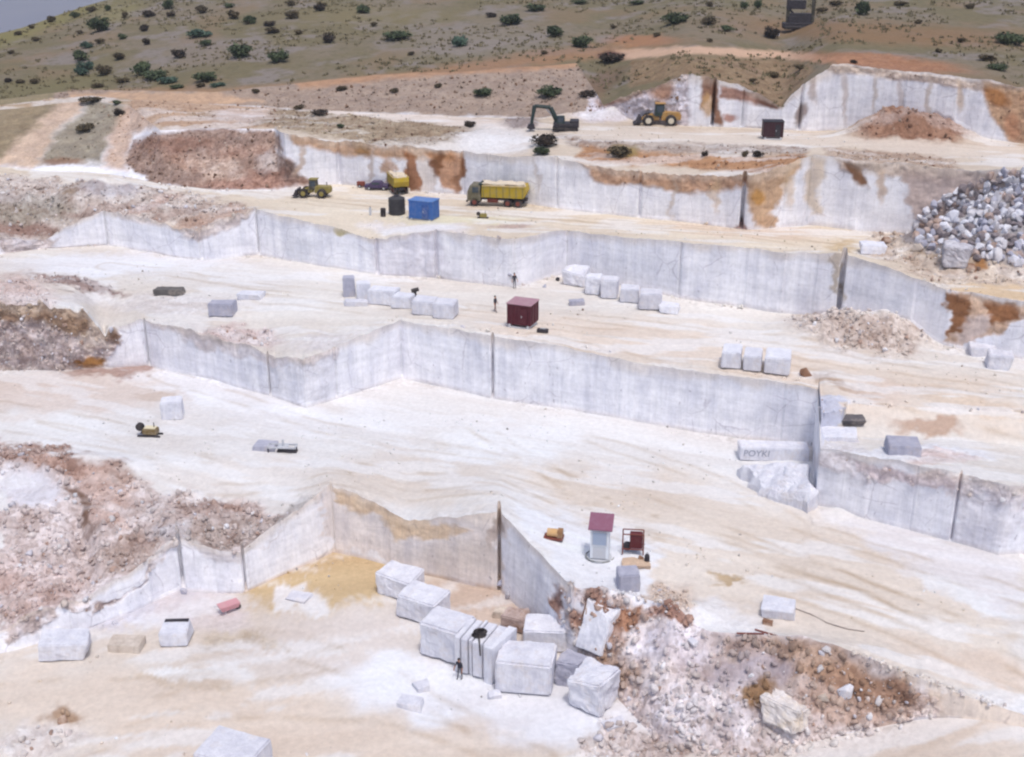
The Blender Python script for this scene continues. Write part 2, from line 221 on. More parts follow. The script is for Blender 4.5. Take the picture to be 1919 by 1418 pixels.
 ('F4', P((1540,278),(1780,292),(1800,320),(1560,300)), (182,160,144), .8, .5, 5), ('F4', E(1712,238,112,48), (152,114,92), .95, .7, .3), ('F4', P((1080,238),(1420,246),(1919,272),(1919,305),(1600,278),(1080,262)), (226,213,200), .9, 0, 5), ('F4', E(1130,215,60,14), (222,216,224), .8, .4, .4),
 ('F4', P((-400,180),(0,190),(240,178),(240,195),(60,215),(-400,220)), (176,152,126), .8, .2, 5),
 ('W5', P((-400,140),(170,160),(400,160),(700,130),(1085,110),(1140,180),(1080,222),(700,214),(400,196),(-400,200)), (150,127,106), .9, .35, 5), ('W5', P((130,174),(400,172),(500,190),(300,200),(130,190)), (198,164,134), .8, .1, 4), ('W5', P((-400,150),(100,170),(100,200),(-400,200)), (140,128,100), .9, .2, 5), ('W5', P((560,150),(760,128),(1085,110),(1085,126),(760,146),(560,166)), (178,136,102), .75, .2, 5),
 ('W5', P((1105,175),(1200,165),(1290,136),(1290,238),(1105,222)), (214,206,210), .95, .6, 5), ('W5', P((1115,190),(1190,150),(1260,132),(1240,150),(1200,180),(1130,200)), (150,112,84), .85, .5, 5), ('W5', E(1238,168,22,24), (176,128,92), .85, .3, .4), ('W5', P((1545,118),(1700,134),(1919,165),(1919,180),(1700,150),(1560,134)), (206,178,150), .7, .6, 4), ('W5', E(1585,180,5,50), (190,176,170), .7, 0, .5), ('W5', E(1640,170,4,40), (196,182,172), .7, 0, .5), ('W5', E(1740,190,5,50), (200,184,168), .7, 0, .5), ('W5', E(1525,160,8,30), (180,160,146), .7, .3, .5), ('W5', E(1800,180,6,30), (192,166,140), .7, 0, .5), ('W5', P((1312,142),(1345,148),(1350,235),(1332,232),(1328,180),(1310,205)), (132,90,62), .95, .2, 4), ('W5', E(1322,196,10,22), (200,160,110), .8, .1, .4), ('W5', P((1350,160),(1470,190),(1455,205),(1400,190),(1350,185)), (158,112,88), .9, .3, 4), ('W5', E(1440,192,24,9,12), (100,66,52), .9, .1, .4), ('W5', E(1365,222,14,8), (180,120,96), .8, .1, .4), ('W5', E(1502,215,8,22,15), (130,108,98), .8, .1, .4),
 ('W5', P((1840,150),(1919,165),(2300,200),(2300,330),(1890,268),(1862,220)), (190,150,110), .9, .4, 6), ('W5', E(1870,180,26,12,30), (178,120,66), .8, .2, .4), ('W5', E(1900,235,16,26), (190,140,108), .8, .2, .4), ('W5', E(1690,190,6,50), (196,180,172), .6, 0, .4),
 ('HL', P((130,168),(420,164),(620,150),(850,124),(1150,92),(1150,104),(700,150),(400,178),(130,184)), (170,132,100), .55, .15, 6), ('HL', P((1150,92),(1300,86),(1500,98),(1600,112),(1640,118),(1500,112),(1300,100),(1150,112)), (214,178,152), .9, .1, 4),
 ('HL', P((1180,112),(1300,104),(1500,114),(1530,130),(1460,205),(1380,160),(1290,140),(1180,160)), (148,124,98), .8, .5, 6), ('HL', E(1650,62,280,20,3), (140,110,80), .75, .15, .5), ('HL', E(1660,118,150,14,5), (170,122,92), .85, .4, .4), ('HL', E(1200,75,60,10), (190,130,95), .6, .1, .5),
 ('HL', E(60,52,150,14,-20), (134,126,80), .8, .1, .6), ('HL', E(215,25,50,16,-20), (136,128,84), .6, .1, .6), ('HL', E(60,165,140,16,-8), (122,114,82), .8, .1, .5), ('HL', E(700,30,160,18), (134,122,90), .5, .1, .6), ('HL', E(380,95,60,26), (140,128,120), .5, .1, .6), ('HL', E(900,80,160,30), (142,132,122), .6, .2, .6), ('HL', E(1000,110,240,14,-8), (160,122,92), .6, .2, .6),
 ('F4 HL', E(1120,160,60,18,-30), (120,98,80), .8, .3, .5), ('HL', E(1145,105,24,9), (96,66,62), .9, .2, .4),
]
def shape_mask(sh, px, py, soft):
    if sh[0] == 'e':
        _, cx, cy, rx, ry, rot = sh
        dx, dy = px-cx, py-cy; c, s = math.cos(rot), math.sin(rot)
        u, v = (dx*c+dy*s)/rx, (-dx*s+dy*c)/ry
        r = np.sqrt(u*u+v*v); return 1-sst(1-soft, 1+soft, r)
    pts = np.array(sh[1], float); inside = np.zeros(px.shape, bool); dmin = np.full(px.shape, 1e9)
    bb = (px > pts[:, 0].min()-3*soft) & (px < pts[:, 0].max()+3*soft) & (py > pts[:, 1].min()-3*soft) & (py < pts[:, 1].max()+3*soft)
    x, y = px[bb], py[bb]
    if not len(x): return np.zeros(px.shape)
    ins = np.zeros(x.shape, bool); dm = np.full(x.shape, 1e9); n = len(pts)
    for i in range(n):
        x1, y1 = pts[i]; x2, y2 = pts[(i+1) % n]
        ins ^= ((y1 > y) != (y2 > y)) & (x < (x2-x1)*(y-y1)/(y2-y1+1e-12)+x1)
        t = np.clip(((x-x1)*(x2-x1)+(y-y1)*(y2-y1))/((x2-x1)**2+(y2-y1)**2+1e-9), 0, 1)
        dm = np.minimum(dm, np.hypot(x-x1-t*(x2-x1), y-y1-t*(y2-y1)))
    sd = np.where(ins, dm, -dm); out = np.zeros(px.shape); out[bb] = sst(-soft, soft, sd); return out
def paint(layer, X, Y, Zz):
    px, py = proj(X, Y, Zz)
    scale = np.clip(py/700, .25, 1.6)
    wx = (fbm(X*.35, Y*.35, Zz*.5, 4, 3)-.5); wy = (fbm(X*.35+50, Y*.35, Zz*.5, 4, 4)-.5)
    f2 = (fbm(X*1.6, Y*1.6, Zz*1.6, 3, 9)-.5)
    qx, qy = px+wx*95*scale+f2*20*scale, py+wy*46*scale+f2*16*scale
    col = np.tile(lin(BASE[layer]), px.shape+(1,)); rough = np.full(px.shape, .04)
    if layer == 'HL':
        n1 = fbm(X*.05, Y*.05, 0, 5, 21)[..., None]; n2 = fbm(X*.18, Y*.18, 0, 4, 22)[..., None]; n3 = fbm(X*.9, Y*.9, 0, 3, 23)[..., None]
        col = col*(1-sst(.45, .6, n1)) + lin((122,112,86))*sst(.45, .6, n1)
        g = sst(.52, .68, n2); col = col*(1-g)+lin((138,128,120))*g
        g = sst(.56, .7, n3); col = col*(1-g*.7)+lin((112,104,80))*g*.7
        g = sst(.55, .72, fbm(X*.1+9, Y*.1, 0, 4, 29))[..., None]; col = col*(1-g*.6)+lin((138,118,94))*g*.6
        rough[:] = .12
    for ly, sh, c, st, rg, soft in Z:
        if layer not in ly.split(): continue
        m = shape_mask(sh, qx, qy, soft)*st
        if c is not None: col = col*(1-m[..., None])+lin(c)*m[..., None]
        rough = rough*(1-m)+rg*m
    # soft large scale variation and dusty streaks
    if layer in ('F0', 'F1', 'F2', 'F3', 'F4'):
        d = {'F0': 12, 'F1': -22, 'F2': -12, 'F3': -6, 'F4': -4}[layer]; c, s = math.cos(math.radians(d)), math.sin(math.radians(d))
        U, V = X*c+Y*s, -X*s+Y*c
        stv = fbm(U*.09, V*.5, 0, 5, 31)-.5; big = fbm(X*.09, Y*.09, 0, 4, 33)-.5
        st2 = fbm(U*.035+3, V*2.6, 0, 3, 37)-.5
        k = (stv*.45+big*.7+st2*.22*(1-rough))
        col = col*(1+np.stack([k*.36, k*.47, k*.56], -1))
        wd = sst(.56, .66, fbm(U*.12+7, V*.5, 0, 4, 35))[..., None]*(1-rough[..., None])
        col = col*(1-.5*wd)+lin((242,242,245))*.5*wd
    for ly, pts, z in TRACKS:
        if ly != layer: continue
        q = np.array([onz(a, b, z) for a, b in pts]); dm = np.full(X.shape, 99.)
        for (x1, y1), (x2, y2) in zip(q[:-1], q[1:]):
            tq = np.clip(((X-x1)*(x2-x1)+(Y-y1)*(y2-y1))/((x2-x1)**2+(y2-y1)**2), 0, 1); dm = np.minimum(dm, np.hypot(X-x1-tq*(x2-x1), Y-y1-tq*(y2-y1)))
        dm = dm+(fbm(X*.15, Y*.15, 0, 2, 38)-.5)*1.2; rut = np.exp(-((np.abs(dm)-1.0)/.28)**2)*sst(.35, .6, fbm(X*.3, Y*.3, 0, 3, 39))*(1-rough)
        berm = np.exp(-((np.abs(dm)-1.7)/.25)**2)*.5*(1-rough)
        col = col*(1-rut[..., None]*np.array([.13, .17, .22]))*(1+berm[..., None]*.05)
    if rough.max() > .05:
        k = fbm(X*.8, Y*.8, Zz*.8, 4, 41)-.5; g = sst(.1, .6, rough)
        col = col*(1+(k*1.1*g)[..., None]*np.array([.8, 1.0, 1.1]))
    return np.clip(col, .012, .93), np.clip(rough, 0, 1)

TRACKS = [('F1', [(0,792),(300,850),(640,880),(950,905),(1250,985),(1600,1090),(1919,1215)], 5), ('F1', [(250,900),(700,915),(1000,945),(1350,1060),(1700,1180),(1960,1275)], 5), ('F1', [(300,700),(600,800),(950,860),(1250,960),(1700,1130),(1919,1180)], 5),
 ('F1', [(1100,820),(1350,900),(1500,985),(1919,1120)], 5), ('F1', [(900,800),(1100,930),(1300,1020)], 5), ('F1', [(0,760),(200,800),(480,870)], 5),
 ('F2', [(500,560),(900,610),(1300,640),(1600,700),(1919,745)], 11), ('F2', [(700,560),(1100,600),(1450,640),(1919,720)], 11), ('F2', [(1000,640),(1300,690),(1600,740),(1919,790)], 11), ('F2', [(200,500),(500,540),(860,580)], 11),
 ('F3', [(0,318),(300,345),(620,385),(1000,412),(1400,440),(1640,470)], 16.5), ('F3', [(560,372),(900,398),(1300,428),(1560,448)], 16.5), ('F4', [(400,196),(700,210),(950,232),(1300,254),(1600,268),(1919,290)], 23), ('F4', [(900,225),(1200,243),(1500,258),(1919,282)], 23),
 ('F0', [(0,1300),(300,1290),(560,1250),(760,1210)], 0), ('F0', [(100,1418),(400,1330),(700,1330),(1000,1418)], 0), ('F0', [(1500,1430),(1700,1375),(1919,1320)], 1), ('F0', [(1600,1440),(1800,1385),(1960,1350)], 1), ('F0', [(480,1190),(700,1260),(900,1360)], 0)]
MOUNDS = [  # px, py, z of the floor, rx, ry (m), rot, height (the layer is found from z)
 (120,875,5,6.5,2.2,0,1.3),(400,950,5,4,2,0,.7),(190,960,5,3,6,25,.6),(148,975,5,1.0,4,25,-1.3),(60,1120,3,4,4,0,.6),
 (1600,625,11.2,5.6,3.2,-8,2.3),(1690,635,11.2,3,2,-8,.9),(1715,258,23.5,7.2,3.2,0,3.3),(1640,255,23.5,4,2,0,1.3),(205,362,16.5,4.2,3.5,0,2.0),(130,370,16.5,3,4,0,1.2),(400,425,16.0,5,2.5,-15,.8),(300,395,16.0,5,1.8,-15,.8),
 (40,550,11.2,5,3,0,1.1),(170,540,11.2,6,1.4,-10,.6),(1840,505,16.5,4,2.6,0,1.2),(1900,500,16.5,5,4,0,1.0),(1700,470,16.5,3,1.5,0,.6),
 (1110,1125,5,2.2,1.5,0,.7),(1185,1150,5,1.8,1.2,0,.8),(1275,1148,5,2.2,1.2,0,.8),(1490,1225,4.8,6,1.6,-5,1.0),(1640,1275,4.5,5,1.2,-15,.8),
 (1925,478,16.5,8.5,5.5,-10,6.6),(1790,470,16.5,5,3,0,1.6),(1145,108,28,3,2,0,1.2),(450,640,10.5,5,2,0,.4),(975,235,23.5,3,1.6,0,1.1),(1080,218,23.6,3.4,2,0,1.5),(1155,222,23.6,3.5,1.5,0,1.6),
 (1180,1040,5,1.5,1.5,0,.3),(1570,960,5,1.6,.8,0,.4)]
MW = [(*onz(px, py, z), rx, ry, math.radians(rot), h, 'F1' if z < 8 else 'F2' if z < 13 else 'F3' if z < 18 else 'F4' if z < 25 else 'HL') for px, py, z, rx, ry, rot, h in MOUNDS]
def hfun(x, y, layer=None):
    h = (fbm(x*.12, y*.12, 0, 3, 51)-.5)*.5
    for mx, my, rx, ry, rot, hh, lay in MW:
        if lay != layer: continue
        c, s = math.cos(rot), math.sin(rot); u = ((x-mx)*c+(y-my)*s)/rx; v = (-(x-mx)*s+(y-my)*c)/ry
        r2 = u*u+v*v; n = fbm(x*.7+mx, y*.7, 0, 3, 52)
        h = h + hh*np.exp(-r2*1.1)*(.75+.5*n)
    return h

def new_obj(name, me, mat=None, parent=None, label=None, cat=None, group=None, kind=None, loc=None, rz=0):
    o = bpy.data.objects.new(name, me); S.collection.objects.link(o)
    if mat is not None: me.materials.append(mat)
    if parent is not None: o.parent = parent
    if loc is not None: o.location = loc
    if rz: o.rotation_euler = (0, 0, rz)
    if label: o['label'] = label
    if cat: o['category'] = cat
    if group: o['group'] = group
    if kind: o['kind'] = kind
    return o
def grid_mesh(name, X, Y, Zz, col=None, rough=None, mat=None, label=None, kind='structure', smooth=True):
    nr, nc = X.shape; me = bpy.data.meshes.new(name)
    v = np.stack([X, Y, Zz], -1).reshape(-1, 3).astype(np.float32)
    i = (np.arange(nr-1)[:, None]*nc+np.arange(nc-1)[None]).ravel()
    f = np.stack([i, i+1, i+nc+1, i+nc], -1).astype(np.int32)
    me.vertices.add(len(v)); me.vertices.foreach_set('co', v.ravel())
    me.loops.add(f.size); me.loops.foreach_set('vertex_index', f.ravel())
    me.polygons.add(len(f)); me.polygons.foreach_set('loop_start', np.arange(0, f.size, 4, dtype=np.int32))
    me.polygons.foreach_set('loop_total', np.full(len(f), 4, np.int32))
    me.update(calc_edges=True); me.validate()
    if smooth:
        sm_ = np.ones((nr-1, nc-1), bool)
        if nc == NA: sm_[:, np.abs((A[1:]+A[:-1])/2-azof(1524, 890)) < .0045] = False
        me.polygons.foreach_set('use_smooth', sm_.ravel())
    if col is not None:
        a = me.attributes.new('Col', 'FLOAT_COLOR', 'POINT'); a.data.foreach_set('color', np.concatenate([col, np.ones(col.shape[:-1]+(1,))], -1).reshape(-1).astype(np.float32))
        a = me.attributes.new('Rough', 'FLOAT', 'POINT'); a.data.foreach_set('value', rough.ravel().astype(np.float32))
    return new_obj(name, me, mat, label=label, kind=kind)

TERR = []; RPTS = {}
def rough_disp(X, Y, rough):
    r = rough; n = fbm(X*.75, Y*.75, 0, 4, 61)-.5; n2 = np.abs(fbm(X*1.9, Y*1.9, 0, 3, 62)-.5)
    return r*(n*1.5+n2*1.0-.15)
def smooth_line(v, n=31):
    k = np.hanning(n); k /= k.sum(); p = np.pad(v, n//2, mode='edge'); return np.convolve(p, k, 'valid')
NEXT = {'W1': 'F1', 'W2': 'F2', 'W3': 'F3', 'W4': 'F4', 'W5': 'HL'}
def floor_sec(layer, name, A0, B, rows, ease=1.0, label=None, prof=None):
    """A0 = (Y,Z) finished front line, B = (Y,Z) raw back line. returns finished back line"""
    t = np.linspace(0, 1, rows)[:, None]; tt = t**ease
    AY, AZ = smooth_line(A0[0]), smooth_line(A0[1]); AY = np.minimum(AY, B[0]*.9985)
    Y = 1/((1-tt)/AY+tt/B[0]); Y = np.maximum(Y, A0[0]+np.arange(rows)[:, None]*1e-3); Y[0] = A0[0]; X = Y*A
    w_ = np.clip((Y-AY)/np.maximum(B[0]-AY, 1e-6), 0, 1)
    za = AZ-hfun(A*AY, AY, layer); dec = np.exp(-(Y-A0[0])/.6)*(1-sst(.5, 1, t))
    hA = za+hfun(A*AY, AY, layer)
    zw = w_ if prof is None else prof(w_, A)
    Zz = za*(1-zw)+B[1]*zw+hfun(X, Y, layer)
    Zz = Zz+(A0[1]-Zz[0])*dec; Zz[0] = A0[1]
    col, rough = paint(layer, X, Y, Zz)
    if prof is not None or layer == 'F0':
        db = np.exp(-(B[0]-Y)/1.1)*sst(.48, .62, fbm(X*.22, 3, 0, 3, 67))*(t < .999); rough = np.maximum(rough, db*.6)
        df = np.exp(-(Y-A0[0])/.8)*sst(.5, .64, fbm(X*.25, 8, 0, 3, 68)); rough = np.maximum(rough, df*.45)
    win = sst(0, .04, t)*(1-sst(.97, 1, t))
    Zz = Zz+rough_disp(X, Y, rough)*win
    Zz = Zz+(fbm(X*1.2, Y*1.2, 0, 3, 66)-.5)*.10*win
    TERR.append(grid_mesh(name, X, Y, Zz, col*ALB, rough, M_GROUND, label)); RPTS[layer] = (X, Y, Zz, rough, col)
    return Y[-1], Zz[-1]
SLOTS = {'W1': [(340,1060,.25),(459,1080,.2),(937,1030,.28),(625,980,.05)], 'W2': [(276,640,.16),(505,705,.14),(628,700,.05),(752,650,.05),(924,690,.2),(1790,960,.1)],
         'W3': [(200,430,.1),(378,470,.06),(483,435,.14),(706,480,.1),(818,475,.1),(962,490,.04),(1062,470,.05),(1275,505,.05),(1578,520,.5)], 'W4': [(635,305,.08),(765,320,.05),(868,325,.1),(1045,345,.08),(1200,365,.1),(1392,380,.45),(1517,350,.04)], 'W5': [(1338,190,.4),(1392,215,.1),(1500,200,.15)]}
def wall_sec(layer, name, B0, T, rows, label, vert_amp=1.0, panel=.22):
    """B0 finished base line, T raw top line"""
    t = np.linspace(0, 1, rows)[:, None]
    zt = T[1]+hfun(A*T[0], T[0], NEXT[layer])
    slope = sst(.6, 2.0, T[0]-B0[0])                       # 0 on sawn faces, 1 on rubble slopes
    Y = B0[0]*(1-t)+T[0]*t; Zz = B0[1]*(1-t)+zt*t; X = Y*A
    col, rough = paint(layer, X, Y, Zz)
    hgt = np.maximum(zt-B0[1], 0)
    # panels sawn at slightly different depths, vertical ribs, horizontal lifts
    xm = A*B0[0]; pid = np.floor(xm/2.6+fbm(xm*.2, 0, 0, 2, 71)*1.5).astype(np.int64)
    off = (_h(pid, pid*0+hash(layer) % 1 + len(layer), pid*0, 5)-.5)*panel
    rib = (vnoise(xm*1.9, t*0+1.0, Zz*.12, 72)-.5)*.07
    d = (off+rib)*sst(0, .08, t)*(1-slope)*vert_amp*np.clip(hgt/2, 0, 1)
    d = d+rough*(fbm(xm*.8+t*0, Zz*.9, 0, 4, 73)-.55)*1.9*sst(0, .12, t)*(1-slope)
    for px, py, wdt in SLOTS.get(layer, []):
        a0 = azof(px, py); ww = wdt/np.interp(a0, A, B0[0]); ww = max(ww, .0016)
        m = np.abs(A-a0) < max(ww*.5, .00062)
        d = d+m*min(2.6, wdt*6.5)*sst(0, .05, t)*(1-slope)
    Y = Y+d; X = Y*A
    jag = (fbm(xm*.9, 0, 0, 4, 74)-.5)*(.3+1.6*rough[-1])*np.clip(hgt/2, 0, 1)*(1-slope)
    Zz = Zz+jag*t**3+slope*rough_disp(X, Y, rough)*sst(0, .08, t)*(1-sst(.92, 1, t))
    # rust and dust along the foot of the face
    foot = (1-sst(.0, .09, t))*(fbm(xm*.3, 0, 0, 3, 75))*1.2*(1-slope)
    fc = lin((188,150,100)) if layer == 'W1' else lin((196,180,165))
    tp = sst(.80, .99, t+(fbm(xm*.5, Zz*.4, 0, 4, 76)-.5)*.25)*(1-slope)*.5; tc_ = lin((214,198,180)); col = col*(1-tp[..., None])+tc_*tp[..., None]
    lim = np.clip(foot, 0, 1)*.75*(np.where((A > azof(455, 1100)) & (A < azof(940, 1100)), 1, .4) if layer == 'W1' else .6)
    col = col*(1-lim[..., None])+fc*lim[..., None]
    TERR.append(grid_mesh(name, X, Y, Zz, np.clip(col*.97, 0, .9), rough, M_FACE, label)); RPTS[layer] = (X, Y, Zz, rough, col)
    return Y[-1], Zz[-1]

b1, t1 = lines(W1); b2, t2 = lines(W2); b3, t3 = lines(W3); b4, t4 = lines(W4); b5, t5 = lines(W5)
sw = sst(azof(1250, 1300), azof(1400, 1300), A)
b1 = tuple(v*(1-sw)+smooth_line(v, 111)*sw for v in b1); t1 = tuple(v*(1-sw)+smooth_line(v, 91)*sw for v in t1); t1 = (np.maximum(t1[0], b1[0]*1.008), t1[1])
y0 = np.full(NA, 22.0); z0 = np.zeros(NA)+hfun(A*22.0, y0, 'F0')
f = floor_sec('F0', 'quarry_floor', (y0, z0), b1, 340, .8, 'lowest quarry floor, pale dust and tan puddle stain')
f = wall_sec('W1', 'rock_face', f, t1, 90, 'lowest sawn marble face, running into a rubble slope at the right')
f = floor_sec('F1', 'quarry_floor', f, b2, 250, 1, 'second quarry floor, white with wide tan wheel tracks', prof=lambda w_, a: sst(0, .45, w_))
f = wall_sec('W2', 'rock_face', f, t2, 64, 'long sawn marble face in the middle of the quarry')
# T2 : low shelf at the right, then up to the main floor
a0 = azof(1526, 800); a1 = azof(1582, 760)
def sub(nodes):
    az, Y, Zz = [], [], []
    for px, py, z in nodes:
        x, y = onz(px, py, z); az.append(x/y); Y.append(y); Zz.append(z)
    return iline(az, Y, Zz)
sh_b = sub([(1522,822,9.2),(1578,814,9.3),(1600,818,9.3),(1750,822,9.4),(1919,838,9.4),(2300,880,9.5)])
sh_t = sub([(1400,745,10.9),(1584,748,10.9),(1604,758,10.9),(1750,762,11),(1919,775,11),(2300,800,11)])
msk = A >= a0
hf = hfun(A*f[0], f[0], 'F2')
bY = np.where(msk, np.maximum(sh_b[0], f[0]*1.01), f[0]*1.006); bZ = np.where(msk, sh_b[1], f[1]-hf)
f = floor_sec('F2', 'quarry_floor', f, (bY, bZ), 50, 1, 'narrow broken shelf at the right below the third floor')
hf = hfun(A*f[0], f[0], 'F2')
tY = np.where(msk, np.maximum(sh_t[0], f[0]*1.01), f[0]*1.004); tZ = np.where(msk, sh_t[1], f[1]-hf)
edge = sst(azof(1586, 790), azof(1576, 790), A); tY = tY*(1-edge)+bY*1.004*edge; tZ = tZ*(1-edge)+np.where(msk, 11.2, tZ)*edge
f = floor_sec('F2', 'quarry_floor', f, (tY, tZ), 24, 1, 'short dirt slope between the shelf and the third floor')
f = floor_sec('F2', 'quarry_floor', f, b3, 170, 1, 'third quarry floor with blocks and the maroon cabin', prof=lambda w_, a: sst(0, .5, w_))
f = wall_sec('W3', 'rock_face', f, t3, 56, 'sawn marble face behind the third floor')
f = floor_sec('F3', 'quarry_floor', f, b4, 130, 1, 'fourth quarry floor with the trucks and blue cabin', prof=lambda w_, a: sst(0, .4, w_))
f = wall_sec('W4', 'rock_face', f, t4, 64, 'rust stained marble face behind the yellow trucks')
f = floor_sec('F4', 'quarry_floor', f, b5, 90, 1, 'highest quarry floor with the loader and the pale road', prof=lambda w_, a: sst(0, .35, w_))
f = wall_sec('W5', 'rock_face', f, t5, 70, 'highest marble face below the scrub hillside')
rd = sub(RIDGE)
f = floor_sec('HL', 'hillside', f, rd, 260, 1, 'dry scrub hillside above the quarry')
# back of the hill, falling to the plain
Yb = np.stack([f[0], f[0]+6, f[0]+40, f[0]+160, f[0]+420, f[0]+900]); zb = np.stack([f[1], f[1]-.6, f[1]-14, f[1]-70, np.full(NA, -160.), np.full(NA, -200.)])
tb = sst(-.1, .15, A)[None]*np.array([0, 1, 1, 1, 1, 0])[:, None]; rise = np.stack([f[1], f[1]+.6, f[1]+4, f[1]+14, f[1]+25, f[1]*0-180])
zb = zb*(1-tb)+rise*tb
Yb = np.repeat(Yb, 1, 0); Xb = Yb*A; col, rough = paint('HL', Xb, Yb, zb)
grid_mesh('hillside', Xb, Yb, zb, col*ALB, rough, M_GROUND, 'far side of the hill')
# far plain
def plain():
    m, n, b = newmat('far plain')
    c = ramp(n, noise_node(n, .0016, 6, sx=(1, .5, 1), rough=.6), [(.3, (.22, .22, .28)), (.5, (.28, .27, .32)), (.7, (.33, .31, .33))])
    n.links.new(c, b.inputs['Base Color'])
    me = bpy.data.meshes.new('plain'); s = 14000
    me.from_pydata([(-s, -s, -200), (s, -s, -200), (s, 2*s, -200), (-s, 2*s, -200)], [], [(0, 1, 2, 3)])
    new_obj('plain', me, m, label='blue grey plain far below the hill', kind='structure')
    hz = bpy.data.materials.new('haze'); hz.use_nodes = True; t = hz.node_tree; t.nodes.remove(t.nodes['Principled BSDF'])
    v = t.nodes.new('ShaderNodeVolumePrincipled'); v.inputs['Color'].default_value = (.86, .90, 1, 1); v.inputs['Density'].default_value = .00022; v.inputs['Anisotropy'].default_value = .2
    t.links.new(v.outputs[0], t.nodes['Material Output'].inputs['Volume']); bm = bmesh.new(); bmesh.ops.create_cube(bm, size=1); me = bpy.data.meshes.new('haze'); bm.to_mesh(me); bm.free()
    o = new_obj('haze', me, hz, kind='stuff', label='thin pale haze in the air over the quarry'); o.scale = (2*s+200, 3*s+200, 262+42); o.location = (0, s/2, (-201+103)/2)

plain()

# ------------------------------------------------------------------ placing things on the terrain
dg = bpy.context.evaluated_depsgraph_get()
TREES = [BVHTree.FromObject(o, dg) for o in TERR]
def pick(px, py):
    u = (px-CX)/FPX; v = (CY-py)/FPX; d = Vector((u, cP+v*sP, -sP+v*cP)).normalized(); best = None
    for t in TREES:
        h = t.ray_cast(Vector((0, 0, HC)), d)
        if h[0] is not None and (best is None or h[3] < best[3]): best = h
    return best[0] if best else Vector((*onz(px, py, 0), 0))
def ground(x, y):
    best = -1e9
    for t in TREES:
        h = t.ray_cast(Vector((x, y, 200)), Vector((0, 0, -1)))
        if h[0] is not None: best = max(best, h[0].z)
    return best
def ppm(p): return FPX/(p.y*cP-(p.z-HC)*sP)     # photo pixels per metre at p

# ------------------------------------------------------------------ mesh helper
class MB:
    def __init__(s): s.v = []; s.f = []
    def add(s, v, f, M=None):
        b = len(s.v); s.v += [tuple(M @ Vector(p)) if M is not None else tuple(p) for p in v]; s.f += [tuple(b+i for i in q) for q in f]; return s
    def box(s, cx, cy, cz, dx, dy, dz, rz=0, rx=0, ry=0, taper=1.0):
        M = Matrix.Translation((cx, cy, cz)) @ Matrix.Rotation(rz, 4, 'Z') @ Matrix.Rotation(rx, 4, 'X') @ Matrix.Rotation(ry, 4, 'Y')
        v = [(x*dx/2*(taper if z > 0 else 1), y*dy/2*(taper if z > 0 else 1), z*dz/2) for z in (-1, 1) for y in (-1, 1) for x in (-1, 1)]
        return s.add(v, [(0,2,3,1),(4,5,7,6),(0,1,5,4),(2,6,7,3),(0,4,6,2),(1,3,7,5)], M)
    def prism(s, prof, y0, y1):      # profile in xz, extruded along y
        n = len(prof); v = [(x, y0, z) for x, z in prof]+[(x, y1, z) for x, z in prof]
        f = [tuple(range(n)), tuple(range(2*n-1, n-1, -1))]+[(i, i+n, (i+1) % n+n, (i+1) % n) for i in range(n)]
        return s.add(v, f)
    def tube(s, p, q, r, r2=None, n=10):
        p, q = Vector(p), Vector(q); d = (q-p); M = Matrix.Translation(p) @ d.to_track_quat('Z', 'Y').to_matrix().to_4x4(); L = d.length; r2 = r if r2 is None else r2
        v = [(r*math.cos(2*math.pi*i/n), r*math.sin(2*math.pi*i/n), 0) for i in range(n)]+[(r2*math.cos(2*math.pi*i/n), r2*math.sin(2*math.pi*i/n), L) for i in range(n)]
        f = [tuple(range(n-1, -1, -1)), tuple(range(n, 2*n))]+[(i, (i+1) % n, (i+1) % n+n, i+n) for i in range(n)]
        return s.add(v, f, M)
    def mesh(s, name, bev=0.0, seg=1):
        me = bpy.data.meshes.new(name); me.from_pydata(s.v, [], s.f); me.update()
        bm = bmesh.new(); bm.from_mesh(me); bmesh.ops.recalc_face_normals(bm, faces=bm.faces)
        if bev: bmesh.ops.bevel(bm, geom=bm.edges[:], offset=bev, segments=seg, affect='EDGES', clamp_overlap=True)
        bm.to_mesh(me); bm.free(); return me
    def build(s, name, mat, parent=None, bev=0.0, **k):
        return new_obj(name, s.mesh(name, bev), mat, parent, **k)

